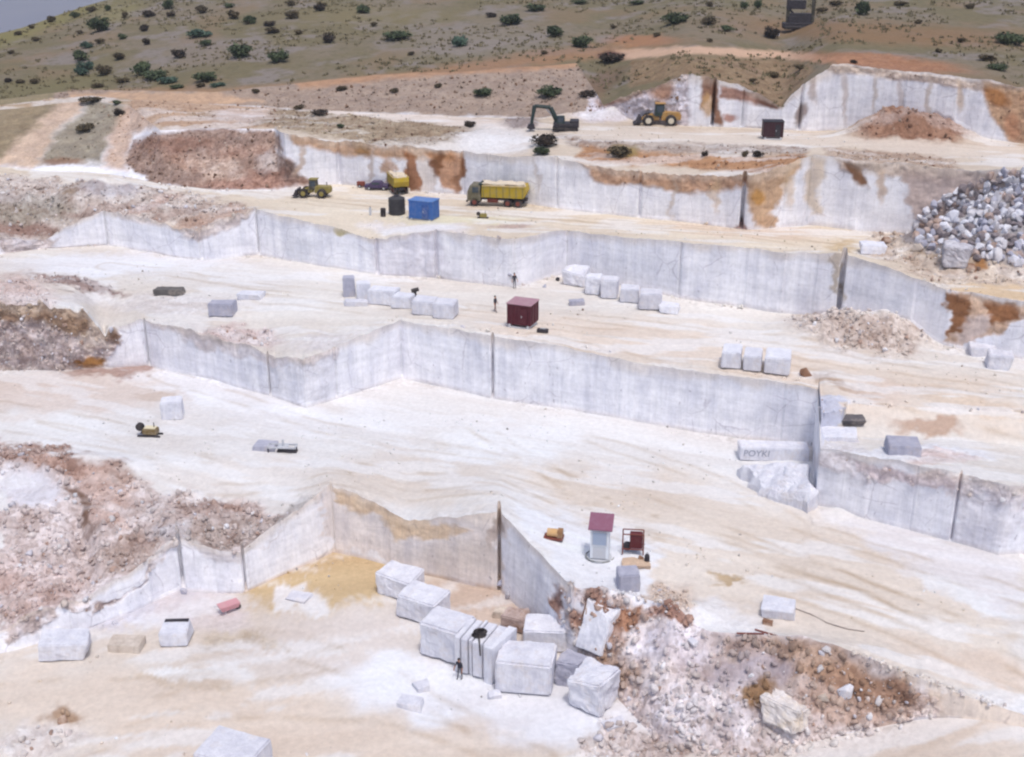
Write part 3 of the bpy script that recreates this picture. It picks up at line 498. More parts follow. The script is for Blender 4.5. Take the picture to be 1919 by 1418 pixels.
def simple(name, rgb, rough=.6, metal=0, spec=.3, dirt=.35, dcol=(.55, .50, .45), sc=2.0):
    m, n, b = newmat(name); b.inputs['Roughness'].default_value = rough; b.inputs['Metallic'].default_value = metal; b.inputs['Specular IOR Level'].default_value = spec
    nz = noise_node(n, sc, 5, rough=.7)
    f = ramp(n, nz, [(.42, 0.0), (.72, dirt)])
    c = mix(n, 'MIX', f, tuple(lin(rgb)), dcol); n.links.new(c, b.inputs['Base Color']); return m
def stone(name, rgb, dark=(.80, .80, .84), stain=None, sc=1.0):
    m, n, b = newmat(name); base = tuple(lin(rgb)*ALB)
    c = mix(n, 'MULTIPLY', 1.0, base, ramp(n, noise_node(n, 1.1*sc, 6, rough=.65), [(.3, dark), (.6, 1.03)]))
    c = mix(n, 'MULTIPLY', 1.0, c, ramp(n, noise_node(n, 7*sc, 3, sx=(1, 1, .15)), [(.3, .9), (.6, 1.03)]))
    oi = n.nodes.new('ShaderNodeObjectInfo'); c = mix(n, 'MULTIPLY', 1.0, c, ramp(n, oi.outputs['Random'], [(0, (.90, .89, .90)), (1, (1.05, 1.05, 1.05))]))
    c = mix(n, 'MIX', ramp(n, noise_node(n, .9*sc, 5, rough=.7), [(.52, 0.), (.72, .4)]), c, tuple(lin((206,190,176))))
    if stain: c = mix(n, 'MIX', ramp(n, noise_node(n, .7*sc, 4), [(.5, 0.), (.66, .75)]), c, tuple(lin(stain)))
    n.links.new(c, b.inputs['Base Color']); bump(n, b, noise_node(n, 5*sc, 6, rough=.7), .6, .06); return m
M_BLOCK = stone('white marble block', (236,236,243)); M_GREY = stone('grey marble', (190,190,204)); M_PINK = stone('pinkish rock', (206,186,178), (.7,.66,.64), (150,115,90))
M_RUST = stone('rusty rock', (160,122,98), (.6,.6,.6), (200,180,165)); M_BOUL = stone('grey boulder', (218,216,222), (.55,.53,.55), sc=.8); M_TANR = stone('tan rock', (220,208,196), (.75,.7,.66))
M_YEL = simple('yellow paint', (176,150,36), .6, dirt=.55, dcol=(.36,.29,.16)); M_DYEL = simple('dusty olive yellow paint', (140,126,60), .6, dcol=(.4,.36,.28)); M_ORG = simple('dull orange yellow paint', (176,132,66), .7, dirt=.75, dcol=(.36,.29,.2))
M_BLUE = simple('blue paint', (58,104,172), .5, dirt=.15); M_MAR = simple('maroon paint', (84,30,42), .5, dirt=.12, dcol=(.2,.12,.12)); M_RED = simple('faded red sheet', (140,92,112), .6, spec=.2, sc=3, dcol=(.34,.22,.30))
M_DARK = simple('dark steel', (52,48,54), .6, dirt=.25, dcol=(.16,.14,.14)); M_BLK = simple('black rubber', (38,34,36), .8, dirt=.5, dcol=(.2,.17,.16)); M_GRN = simple('dark green paint', (44,58,56), .6, dirt=.2, dcol=(.14,.15,.14))
M_PUR = simple('dark purple paint', (70,56,92), .4, dirt=.2, dcol=(.2,.18,.22)); M_WIN = simple('window glass', (46,60,72), .15, spec=.6, dirt=.1); M_STEEL = simple('pale steel', (196,198,204), .5, dirt=.3)
M_BGREY = simple('blue grey sheet', (160,172,192), .6, dirt=.15, dcol=(.5,.52,.6)); M_RUSTM = simple('rusty iron', (128,70,58), .8, dirt=.5, dcol=(.12,.05,.05)); M_LOAD = simple('pale rubble load', (214,200,178), .9, dirt=.5, sc=4)
M_SKIN = simple('skin', (170,120,95), .6, dirt=0); M_HAIR = simple('dark hair', (34,28,26), .8, dirt=0); M_SHIRT = simple('dark shirt', (50,50,62), .9, dirt=.1, dcol=(.1,.1,.1)); M_TROU = simple('brown trousers', (128,104,100), .9, dirt=.2); M_GTROU = simple('grey trousers', (100,100,106), .9, dirt=.2); M_HID = simple('hub', (190,180,150), .6)
M_FSHADE = simple('foot shade timber', (70,60,54), .9)
M_MARK = simple('dark painted marks', (150,154,170), .9, dirt=.3, dcol=(.4,.4,.45)); M_STUMP = simple('bush stem', (80,66,52), .9)

def root(name, p, label, cat, group=None, rz=0):
    o = bpy.data.objects.new(name, None); S.collection.objects.link(o); o.location = p; o.rotation_euler = (0, 0, rz)
    o['label'] = label; o['category'] = cat
    if group: o['group'] = group
    return o

# ------------------------------------------------------------------ marble blocks
def block_mesh(name, w, d, h, seed, chip=.05, rough=.02, grooves=0, cut=0):
    r = random.Random(seed); bm = bmesh.new(); bmesh.ops.create_cube(bm, size=1)
    for v in bm.verts:
        v.co.x *= w*(1+r.uniform(-chip, chip)); v.co.y *= d*(1+r.uniform(-chip, chip)); v.co.z *= h*(1+r.uniform(-chip, chip)*(v.co.z > 0))
        v.co.x += r.uniform(-chip, chip)*w*.4; v.co.y += r.uniform(-chip, chip)*d*.4
    if cut:
        vs = [v for v in bm.verts if v.co.z > 0]; v = r.choice(vs); v.co.z -= h*cut; v.co.x *= 1-.3*cut
    m = min(w, d, h)
    bmesh.ops.bevel(bm, geom=bm.edges[:], offset=m*.06, segments=2, affect='EDGES')
    bmesh.ops.subdivide_edges(bm, edges=[e for e in bm.edges if e.calc_length() > m*.3], cuts=9, use_grid_fill=True)
    bmesh.ops.triangulate(bm, faces=[f for f in bm.faces if len(f.verts) > 4])
    bm.normal_update()
    co = np.array([v.co[:] for v in bm.verts]); n = fbm(co[:, 0]*1.6+seed, co[:, 1]*1.6, co[:, 2]*1.6, 4, seed)-.5; g = np.zeros(len(co))
    if grooves:
        g = (np.abs(((co[:, 0]/w+.5)*grooves) % 1-.5) < .1)*(co[:, 1] < 0)*.10
    for v, k, q in zip(bm.verts, n, g): v.co += v.normal*(k*rough*m*5-q)
    for v in bm.verts: v.co.z += h*.5-.04
    me = bpy.data.meshes.new(name); bm.to_mesh(me); bm.free()
    return me
def cut_block(name, w, d, h, n, seed):
    r_ = random.Random(seed); m = MB(); x = -w/2; edges = [0, .17, .36, .47, .74, 1.0]
    for a, b in zip(edges[:-1], edges[1:]):
        x0, x1 = -w/2+a*w+.05, -w/2+b*w-.05; m.box((x0+x1)/2, r_.uniform(-.08, .08), h/2-.02, x1-x0, d*r_.uniform(.95, 1.0), h*r_.uniform(.96, 1.0))
    m.box(0, d*.12, h*.46, w*.98, d*.6, h*.86)
    return m.mesh(name, .04, 2)
def block(px, py, wpx, hpx, dm, rz, label, seed, mat=None, name='marble_block', group='squared marble blocks', chip=.05, rough=.02, cat='marble block', grooves=0, cut=0, z=None, tilt=0, sink=0, lift=0):
    """px,py = photo point at the middle of the front foot ; wpx,hpx = width and front height in photo pixels"""
    p = pick(px, py); s = ppm(p); w_, h_ = wpx/s, hpx/s/.92
    dirv = Vector((p.x, p.y, 0)).normalized(); c = p+dirv*dm*.45; c.z = (ground(c.x, c.y) if z is None else z)-sink
    if abs(c.z-p.z) > 1.2 and z is None: c.z = p.z
    if group and name == 'marble_block' and wpx > 25: lift = .13 if p.y < 110 else .09
    me = block_mesh(name, w_, dm, h_-lift, seed, chip, rough*.85, grooves, cut) if not grooves else cut_block(name, w_, dm, h_-lift, grooves, seed)
    c.z += lift
    o = new_obj(name, me, mat or M_BLOCK, label=label, cat=cat, group=group, loc=c, rz=rz-math.atan2(p.x, p.y)*0)
    if tilt: o.rotation_euler.x = tilt
    if lift:
        for sx in (-.3, .3): MB().box(sx*w_, 0, -lift/2+.02, .22, dm*.78, lift+.06).build('shade_bearer', M_FSHADE, o)  # bearers added to make a dark contact shade line under lifted blocks
    return o
R = math.radians
FG = 'marble blocks lined up on the lowest floor'
block(754,1122,76,44,2.3,R(-28),'white marble block with pinkish left face at the puddle end of the foreground row',1,group=FG,chip=.1,rough=.04,cut=.15)
block(796,1168,82,48,2.4,R(-30),'second white marble block from the puddle end of the foreground row, flat bright top',2,group=FG,chip=.07,rough=.03)
block(840,1240,86,68,2.7,R(-26),'tall white marble block just left of the slab with dark vertical cuts',3,group=FG,rough=.02)
gb = block(903,1270,80,74,2.8,R(-24),'marble block with dark vertical saw cuts and a dark cable coil on top',4,group=FG,rough=.02,grooves=4)
block(938,1284,18,74,3.2,R(-34),'narrow upright marble slab squeezed between the cut block and the big square block',5,group=FG,chip=.02,rough=.015,cat='marble slab')
block(986,1300,104,64,2.9,R(-8),'largest square white marble block, near the right end of the foreground row',6,group=FG,rough=.015)
block(1022,1222,80,44,2.4,R(-4),'bluish white marble block behind the foreground row, against the sawn face',7,group=FG,rough=.015)
block(1072,1285,52,54,1.9,R(-30),'small grey tilted marble block between two bigger blocks of the row',8,M_GREY,group=FG,chip=.16,rough=.05,cut=.3,sink=.2)
block(1110,1334,74,66,2.6,R(-32),'rounded white marble block at the lower right end of the foreground row',9,group=FG,chip=.12,rough=.05,cut=.12)
block(966,1186,40,34,1.5,R(-20),'small brownish white broken rock behind the foreground row below the corner of the face',10,M_PINK,name='rock',cat='rock',group=None,chip=.2,rough=.07)
block(1110,1238,62,86,1.0,R(-35),'leaning pale marble slab on the rubble slope, right of the dark gap at the end of the sawn face',11,name='marble_slab',cat='marble slab',group=None,chip=.14,rough=.05,cut=.25,tilt=R(-24),sink=.3)
LG = 'blocks lying at the left of the lowest floor'
block(128,1236,86,34,2.2,R(4),'bluish white marble block at the foot of the left rubble slope',12,group=LG,chip=.09,rough=.04)
block(238,1221,62,15,1.5,R(-8),'low tan grey slab between two blocks at the left of the lowest floor',13,M_TANR,name='marble_slab',cat='marble slab',group=LG,chip=.12,rough=.05)
wb = block(332,1210,52,28,2.0,R(3),'small white marble block with a dark strap along its top back edge',14,group=LG,chip=.07,rough=.03)
block(440,1462,118,44,3.0,R(-20),'white marble block cut off by the bottom edge of the photo',15,group=None)
block(1470,1378,66,48,2.0,R(-38),'big white and tan broken rock sitting in the rubble at the lower right',19,stone('white tan rock', (236,230,228), (.8,.76,.72), (216,198,172)),name='rock',cat='rock',group=None,chip=.3,rough=.1,cut=.5,sink=.3,tilt=R(-10))
block(1459,1160,56,18,1.8,R(-18),'flat pale slab lying on the tan track above the brown rubble ridge',17,name='marble_slab',cat='marble slab',group=None,chip=.14,rough=.05)
block(1176,1108,40,34,1.6,R(5),'grey blue marble cube with horizontal saw lines, right of the white booth',18,M_GREY,group=None,chip=.03,rough=.02)
block(325,786,38,34,1.7,R(10),'single upright white marble block standing alone on the second floor at the left',19,group=None,chip=.03,rough=.02)
block(1690,852,60,22,2.2,R(-8),'grey blue faced marble block on the narrow shelf at the right',20,M_GREY,group=None,chip=.07,rough=.03)
block(1570,824,70,12,2.4,R(-5),'thin white slab at the left end of the narrow shelf at the right',21,name='marble_slab',cat='marble slab',group=None,chip=.14,rough=.05)
block(1590,803,50,9,1.6,R(-4),'dark grey flat slab just below the end of the long sawn face',22,M_DARK and stone('dark slab', (110,106,108)),name='stone_slab',cat='stone slab',group=None,chip=.14,rough=.05)
block(500,845,40,10,1.5,R(-8),'thin grey slab on the white second floor, left of the low steel frame',23,M_GREY,name='marble_slab',cat='marble slab',group=None,chip=.1,rough=.05)
T2G = 'blocks lined up along the edge of the third floor'
block(655,556,22,34,1.2,R(8),'first upright grey marble slab at the left end of the row on the third floor',24,M_GREY,name='marble_slab',cat='marble slab',group=T2G,chip=.06)
block(682,562,26,30,1.4,R(12),'second upright marble slab of the row, with a dark gap on its left',25,name='marble_slab',cat='marble slab',group=T2G,chip=.06)
block(720,572,54,28,1.8,R(-14),'long low marble block in the middle of the third floor row',26,group=T2G)
block(756,578,36,22,1.8,R(-14),'low marble block just left of the dark gap in the third floor row',27,group=T2G,chip=.08)
block(798,590,44,26,2.2,R(-12),'pale blue marble block right of the dark gap in the third floor row',28,group=T2G)
block(836,597,40,28,2.2,R(-12),'last white marble block at the right end of the third floor row',29,group=T2G)
block(668,574,44,8,1.2,R(-4),'white flat stone lying in front of the two upright slabs',30,name='stone_slab',cat='stone slab',group=None,chip=.15,rough=.06)
block(418,594,48,22,1.8,R(-5),'squarish grey marble block at the left of the third floor',31,M_GREY,group=None,chip=.08)
block(470,562,48,10,1.6,R(-5),'low white slab lying on the left of the third floor',32,name='marble_slab',cat='marble slab',group=None,chip=.12,rough=.05)
block(320,554,54,10,1.4,R(-3),'flat dark grey slab at the far left of the third floor',33,stone('dusty dark slab', (120,116,112)),name='stone_slab',cat='stone slab',group=None,chip=.12,rough=.05)
T2R = 'blocks heaped below the sawn face of the third floor'
block(1080,536,42,30,2.4,R(-25),'topmost pale block leaning against the sawn face behind the third floor row',34,group=T2R,chip=.16,rough=.06,cut=.3)
block(1112,552,30,32,2.0,R(-10),'first marble block with rounded top in the row below the face',35,group=T2R,chip=.1,rough=.05)
block(1142,560,32,34,2.0,R(-10),'second marble block in the row below the face, between two dark gaps',36,group=T2R,chip=.06)
block(1180,568,36,26,2.0,R(-8),'third marble block in the row below the face, right of the widest dark gap',37,group=T2R,chip=.06)
block(1219,582,42,30,2.2,R(-8),'fourth marble block in the row below the face, with the brightest top',38,group=T2R,chip=.08)
block(1254,588,34,14,1.8,R(-14),'low broken block at the right end of the row below the face',39,group=T2R,chip=.16,rough=.06)
T2M = 'three blocks standing together near the edge of the long face'
block(1370,692,36,32,2.6,R(-14),'leftmost of the three marble blocks standing near the edge of the long face',40,group=T2M,chip=.05)
block(1409,697,34,30,2.6,R(-14),'middle one of the three marble blocks near the edge of the long face',41,group=T2M,chip=.04)
block(1455,704,46,34,2.8,R(-14),'rightmost and widest of the three marble blocks near the edge of the long face',42,group=T2M,chip=.05)
block(1838,668,46,20,2.0,R(-8),'upper one of the two white blocks under the brown face at the right edge',43,group=None,chip=.12,rough=.05)
block(1870,692,42,26,2.0,R(-16),'lower one of the two white blocks under the brown face at the right edge',44,group=None,chip=.1,rough=.05)
block(1632,476,44,16,1.8,R(-8),'white marble block lying above the dark corner of the sawn face',45,group=None,chip=.14,rough=.05)
block(1790,505,46,36,2.0,R(-20),'large pale grey rock below the boulder heap',46,M_BOUL,name='rock',cat='rock',group=None,chip=.2,rough=.07)
block(1080,573,26,9,.8,R(0),'two small grey stones together on the dust of the third floor',47,M_GREY,name='rock',cat='rock',group=None,chip=.2,rough=.08)
block(560,1128,46,6,1.4,R(-20),'thin white marble sheet lying on the tan puddle',48,name='marble_slab',cat='marble slab',group=None,chip=.2,rough=.05)
block(1438,1172,20,8,.5,R(-30),'small dark brown stone beside the flat pale slab on the track',49,M_RUST,name='rock',cat='rock',group=None,chip=.2,rough=.08)
block(770,1330,40,12,1.2,R(-15),'small heap of white broken marble in front of the foreground row',50,name='rock',cat='rock',group=None,chip=.25,rough=.1)
block(790,1296,26,10,.8,R(25),'single white broken piece of marble on the white dust left of the blocks',51,name='rock',cat='rock',group=None,chip=.25,rough=.1)
block(925,1310,22,9,.7,R(5),'tiny white chip of marble below the narrow upright slab',52,name='rock',cat='rock',group=None,chip=.25,rough=.1)
block(1150,1362,44,8,.9,R(28),'thin pale slab tilted at the lower tip of the white dust',53,name='marble_slab',cat='marble slab',group=None,chip=.1,rough=.05)
block(940,1160,30,14,.8,R(0),'tan stone on the damp floor behind the foreground row',54,M_TANR,name='rock',cat='rock',group=None,chip=.25,rough=.1)
# strap and coil on blocks
MB().box(0,.75,1.02,1.75,.35,.16).build('strap', M_DARK, wb)
MB().box(0,-.05,.06,1.9,.2,.10).build('skid', M_DARK, wb)
p = gb.location; topz = max(v.co.z for v in gb.data.vertices)
cr = root('cable_coil', p+Vector((-.15,-.5,topz-.02)), 'dark cable coil lying on top of the block with saw cuts, end hanging down', 'cable coil')
b_ = MB()
for k, (rr, zz) in enumerate([(.42,.06),(.38,.15),(.34,.24),(.40,.33),(.3,.40)]):
    pts = [(rr*math.cos(a)*1.1+.03*k, rr*math.sin(a)*.8, zz) for a in np.linspace(0, 2*math.pi, 13)]
    for a, c in zip(pts[:-1], pts[1:]): b_.tube(a, c, .075, n=6)
b_.build('coil', M_BLK, cr)
MB().tube((0,-.3,.1),(.05,-.95,.02),.06).tube((.05,-.95,.05),(.12,-1.35,-.75),.055).build('hanging_end', M_BLK, cr)

# slab with dark painted marks, and the white ledge beside it
lb = block(1447,862,130,24,1.8,R(-4),'long low marble slab with dark painted letters, against the foot of the long face',60,name='marble_slab',cat='marble slab',group=None,chip=.03,rough=.012)
cu = bpy.data.curves.new('lettering', 'FONT'); cu.body = 'POYKI'; cu.size = .82; cu.extrude = .01; cu.shear = .1
tmp = bpy.data.objects.new('t', cu); me = bpy.data.meshes.new_from_object(tmp); me.name = 'painted_letters'; bpy.data.objects.remove(tmp)
lo = new_obj('painted_letters', me, M_MARK, lb); ymin = min(v.co.y for v in lb.data.vertices); lo.location = (-2.75, ymin-.005, .42); lo.rotation_euler = (math.pi/2, 0, 0)
def ledge():
    c = [Vector((*onz(px, py, z), z)) for px, py, z in ((1380,872,5.9),(1522,868,7.2),(1524,935,6.3),(1425,918,5.5))]
    n = 40; bm = bmesh.new(); top = []
    for i in range(n+1):
        row = []
        for j in range(n+1):
            u, v = i/n, j/n; q = (c[0]*(1-u)+c[1]*u)*(1-v)+(c[3]*(1-u)+c[2]*u)*v
            e = min(u, 1-u, v, 1-v); s = fbm(q.x*.9, q.y*.9, 0, 4, 80)-.5
            q = q+Vector(((s*1.6)*(1-min(1, e*6)), 0, s*.7-(1-min(1, e*14))*.5+math.floor(fbm(q.x*.5, q.y*.6, 0, 2, 81)*5)*.12)); row.append(bm.verts.new(q))
        top.append(row)
    for i in range(n):
        for j in range(n): bm.faces.new((top[i][j], top[i][j+1], top[i+1][j+1], top[i+1][j]))
    rim = [top[i][0] for i in range(n+1)]+[top[n][j] for j in range(1, n+1)]+[top[i][n] for i in range(n-1, -1, -1)]+[top[0][j] for j in range(n-1, 0, -1)]
    low = [bm.verts.new((v.co.x, v.co.y, 3.8)) for v in rim]; m = len(rim)
    for i in range(m): bm.faces.new((rim[i], rim[(i+1) % m], low[(i+1) % m], low[i]))
    bmesh.ops.recalc_face_normals(bm, faces=bm.faces); me = bpy.data.meshes.new('rock_ledge'); bm.to_mesh(me); bm.free()
    new_obj('rock_ledge', me, M_BLOCK, label='white broken marble ledge stepping down to the tan track beside the lettered slab', cat='rock ledge')
ledge()

# ------------------------------------------------------------------ rocks and rubble
def rock_mesh(name, seed, n=16):
    r = random.Random(seed); bm = bmesh.new()
    for i in range(n):
        v = Vector((r.gauss(0, 1), r.gauss(0, 1), r.gauss(0, 1))).normalized()*r.uniform(.75, 1); bm.verts.new((v.x*.5, v.y*.42, v.z*.34))
    bmesh.ops.convex_hull(bm, input=bm.verts[:]); bmesh.ops.delete(bm, geom=[v for v in bm.verts if not v.link_faces], context='VERTS')
    bmesh.ops.bevel(bm, geom=bm.edges[:], offset=.02, segments=1, affect='EDGES')
    bmesh.ops.triangulate(bm, faces=bm.faces); bmesh.ops.recalc_face_normals(bm, faces=bm.faces)
    me = bpy.data.meshes.new(name); bm.to_mesh(me); bm.free(); return me
RV = [rock_mesh('rock', 100+i, 12+i % 5) for i in range(10)]
def rot3(rx, ry, rz): return np.array(Matrix.Rotation(rz, 3, 'Z') @ Matrix.Rotation(ry, 3, 'Y') @ Matrix.Rotation(rx, 3, 'X'))
RA = []
for me in RV:
    v = np.array([q.co[:] for q in me.vertices]); f = np.array([p.vertices[:] for p in me.polygons]); RA.append((v, f))
def mat_rub():
    m, n, b = newmat('rubble'); at = N(n, 'ShaderNodeAttribute', attribute_name='Col')
    c = mix(n, 'MULTIPLY', 1.0, at.outputs[0], ramp(n, noise_node(n, 3, 4), [(.3, .8), (.7, 1.1)])); n.links.new(c, b.inputs['Base Color']); return m
M_RUB = mat_rub()
def rubble(layers, count, smin, smax, label, seed, region=None, pal=None, thr=.3, pw=1.5):
    """loose fragments too many to count: one object"""
    g = np.random.default_rng(seed); P_, C_, W_ = [], [], []
    for ly in layers:
        X, Y, Zz, rgh, col = RPTS[ly]; px, py = proj(X, Y, Zz)
        ok = (rgh > thr) & (px > -60) & (px < 1980) & (py > -20) & (py < 1480)
        if region is not None: ok &= shape_mask(region, px, py, 4) > .5
        dY = np.gradient(Y, axis=0); dX = np.gradient(X, axis=1); ar = np.abs(dX)*np.hypot(dY, np.gradient(Zz, axis=0))
        P_.append(np.stack([X[ok], Y[ok], Zz[ok]], -1)); C_.append(col[ok]); W_.append((ar*(rgh**pw if pw else sst(.5, .64, fbm(X*.13, Y*.13, 0, 3, 97))))[ok])
    P_, C_, W_ = np.concatenate(P_), np.concatenate(C_), np.concatenate(W_)
    if not len(P_): return
    idx = g.choice(len(P_), count, p=W_/W_.sum()); VV, FF, CC = [], [], []; off = 0
    for k in idx:
        v, f = RA[g.integers(len(RA))]; s = smin*(smax/smin)**(g.random()**3.2)
        M = rot3(g.uniform(0, 6), g.uniform(0, 6), g.uniform(0, 6)); q = (v*s) @ M.T+P_[k]+g.normal(0, .12, 3)*[1, 1, 0]+[0, 0, s*.12]
        c = C_[k]*g.uniform(.88, 1.12) if pal is None or g.random() < .78 else lin(pal[g.integers(len(pal))])*g.uniform(.8, 1.1)
        VV.append(q); FF.append(f+off); CC.append(np.tile(np.clip(c*ALB, .02, .9), (len(v), 1))); off += len(v)
    V, Fc, C = np.concatenate(VV).astype(np.float32), np.concatenate(FF).astype(np.int32), np.concatenate(CC)
    me = bpy.data.meshes.new('rubble'); me.vertices.add(len(V)); me.vertices.foreach_set('co', V.ravel()); me.loops.add(Fc.size); me.loops.foreach_set('vertex_index', Fc.ravel())
    me.polygons.add(len(Fc)); me.polygons.foreach_set('loop_start', np.arange(0, Fc.size, 3, dtype=np.int32)); me.polygons.foreach_set('loop_total', np.full(len(Fc), 3, np.int32)); me.update(calc_edges=True)
    a = me.attributes.new('Col', 'FLOAT_COLOR', 'POINT'); a.data.foreach_set('color', np.concatenate([C, np.ones((len(C), 1))], -1).ravel().astype(np.float32))
    new_obj('rubble', me, M_RUB, label=label, kind='stuff')
PP = [(226,214,210), (236,234,238), (212,198,194), (186,158,144), (216,212,220), (222,210,206), (228,222,222)]
rubble(['W1','F0'], 3600, .10, .95, 'loose pale and brown rubble on the lower right slope', 1, P((1050,1080),(1919,1200),(1919,1450),(1050,1450)), PP)
rubble(['F1','W1','F0'], 3600, .10, .95, 'loose pinkish rubble on the left slope', 2, P((-60,820),(600,820),(600,1240),(-60,1450)), PP)
rubble(['F1'], 500, .14, .6, 'scattered stones along the edge of the second floor', 3, P((1060,1080),(1400,1080),(1919,1200),(1919,1330),(1060,1240)), PP, .3)
rubble(['W2','F2'], 2200, .2, .9, 'loose rubble around the third floor', 4, None, PP)
rubble(['F3','W3'], 2400, .2, .9, 'loose rubble on the fourth floor', 5, None, PP+[(150,125,110)])
rubble(['W4','F4'], 3400, .16, .8, 'loose brown rubble around the highest floor', 6, None, [(150,120,102),(172,146,128),(194,174,160),(128,100,82)])
rubble(['W5'], 1300, .2, .9, 'loose broken rock beside the highest face', 7, None, [(140,112,92),(150,122,100),(128,98,80)])

rubble(['F0','F1'], 1500, .08, .45, 'small chips of marble scattered over the two lower floors', 8, None, [(240,240,244),(214,206,200),(180,172,170),(226,222,224)], 0, 0)
rubble(['F2','F3','F4'], 1800, .10, .5, 'small stones scattered over the upper floors', 9, None, [(238,236,238),(206,194,184),(160,140,128),(220,214,212)], 0, 0)
def boulders():
    g = random.Random(11); n = 0; GR = 'boulders heaped at the right edge'
    mats = [M_BOUL, M_BLOCK, M_BLOCK, M_GREY, stone('dark boulder', (158,148,150), (.6,.58,.6)), M_PINK]; vs = []
    for i, m in enumerate(mats):
        for j in range(3):
            me = RV[(i*3+j) % 10].copy(); me.materials.clear(); me.materials.append(m); vs.append(me)
    # heap outline in photo pixels; every boulder sits on the slope below it
    poly = P((1705,440),(1730,395),(1800,352),(1880,322),(1975,318),(1990,500),(1880,492),(1800,480),(1730,462))
    pts = []; tries = 0
    while len(pts) < 292 and tries < 6000:
        tries += 1; px, py = g.uniform(1700, 1985), g.uniform(318, 496)
        if shape_mask(poly, np.array([float(px)]), np.array([float(py)]), 3)[0] < .5: continue
        if any((px-a)**2+((py-b)*1.1)**2 < 8.6**2 for a, b in pts): continue
        pts.append((px, py))
    for px, py in pts:
        q = pick(px, py)
        if q.y > onz(px, py, 16)[1]*1.06+6: pass
        s = g.uniform(.95, 1.6)*(1.3 if g.random() < .12 else 1)
        o = bpy.data.objects.new('boulder', g.choice(vs)); S.collection.objects.link(o); o.location = q+Vector((0, -.1, .12)); o.scale = (s, s*g.uniform(.8, 1.1), s*g.uniform(.9, 1.3)); o.rotation_euler = (g.uniform(0, 6), g.uniform(0, 6), g.uniform(0, 6))
        o['label'] = 'angular grey and white boulder in the big heap at the right edge'; o['category'] = 'boulder'; o['group'] = GR
    q = pick(1888, 340); o = new_obj('boulder', vs[6].copy(), None, label='brightest white boulder on top of the heap at the right edge', cat='boulder', loc=q+Vector((0,-.3,.3))); o.data.materials.clear(); o.data.materials.append(M_BLOCK); o.scale = (2.0, 1.6, 1.5)
boulders()
def lone(px, py, s, mat, label, seed, name='rock'):
    me = RV[seed % 10].copy(); me.materials.clear(); q = pick(px, py); o = new_obj(name, me, mat, label=label, cat='rock', loc=q+Vector((0, 0, s*.12))); o.scale = (s, s, s*.9); o.rotation_euler = (seed, seed*2, seed*3)
for a in [(1511,704,1.7,M_RUST,'rust brown rock to the right of the three blocks near the long face',2),(1425,1318,1.3,M_RUST,'ochre brown rock behind the big white and tan rock',3),(1585,1300,1.6,M_BLOCK,'white rock lying on the brown rubble ridge',4),(1545,1310,1.2,M_TANR,'tan rock left of the white rock on the brown rubble ridge',5),(1720,468,1.9,M_TANR,'flat tan rock at the foot of the boulder heap',6),(1660,455,1.5,M_RUST,'brown rock left of the boulder heap',7),
          (1895,478,2.0,M_TANR,'tan rock at the lower right foot of the boulder heap',8),(1820,508,1.6,M_RUST,'orange brown rock beside the large pale rock under the heap',9),(1100,1150,1.6,M_RUST,'red brown rock at the head of the lower right slope',10),(1200,1050,.9,M_RUST,'small brown stone below the iron frame',12),
          (955,518,.9,M_GREY,'grey stone at the foot of the sawn face left of the worker',13),(1045,525,1.0,M_DARK,'dark stone in the corner of the sawn face',14),(1020,538,.9,M_GREY,'flat grey stone right of the worker by the face',15),(118,1352,1.1,M_RUST,'brown stone on the dusty floor at the lower left',16),
          (940,1098,1.3,M_GREY,'dark grey rock at the foot of the dark corner cut',17),(952,1115,1.0,M_BOUL,'pale rock below the dark corner cut',18),(1300,1205,1.2,M_BLOCK,'white rock on the upper part of the lower right slope',19),(345,1112,1.0,M_GREY,'grey rock in the left corner of the lowest face',20),(1457,66,1.3,M_BLOCK,'white stone beside the dark bush on the hill',21)]: lone(*a)

# ------------------------------------------------------------------ cabins, tanks and machines
def at(px, py, dx=0, dy=0):
    p = pick(px, py); p = p+Vector((dx, dy, 0)); p.z = min(p.z+.5, max(p.z-.5, ground(p.x, p.y))); return p
def cabin(px, py, w_, d_, h_, rz, mats, label, cat, roof_t=.12, over=.06, legs=.0, ribs=6, door=True, name='site_cabin', roof_slope=0):
    p = at(px, py, 0, d_*.5); r = root(name, p, label, cat, rz=rz)
    MB().box(0, 0, legs+h_/2, w_, d_, h_).build('wall', mats[0], r, bev=.03)
    rb = MB()
    for i in range(ribs): rb.box(-w_/2+(i+.5)*w_/ribs, -d_/2-.03, legs+h_/2, .07, .06, h_*.9); 
    for i in range(max(2, ribs//2)): rb.box(w_/2+.03, -d_/2+(i+.5)*d_/max(2, ribs//2), legs+h_/2, .06, .07, h_*.9)
    rb.build('rib', mats[0], r)
    MB().box(0, 0, legs+h_+roof_t/2+.004, w_+over*2, d_+over*2, roof_t, rx=roof_slope).build('roof', mats[1], r, bev=.02)
    if door:
        dr = MB().box(w_*.22, -d_/2-.075, legs+h_*.45, w_*.26, .03, h_*.8).build('door', mats[2], r); MB().box(w_*.13, -d_/2-.11, legs+h_*.45, .06, .04, .2).build('handle', M_STEEL, dr)
    sk = MB()
    for sx in (-1, 1): sk.box(sx*w_*.38, 0, legs/2+.02, .18, d_*1.06, max(legs, .1)+.04)
    sk.box(0, -d_*.45, legs*.3, w_*.9, .14, max(legs, .1)*.6); sk.build('skid', M_STEEL, r); return r
M_MROOF = simple('faded maroon roof', (170,128,140), .6, dirt=.3)
cabin(980,616,2.55,2.3,2.1,R(-22),(M_MAR,M_MROOF,M_MAR),'dark maroon site cabin on pale skids on the third floor, faded pink roof','cabin',legs=.45)
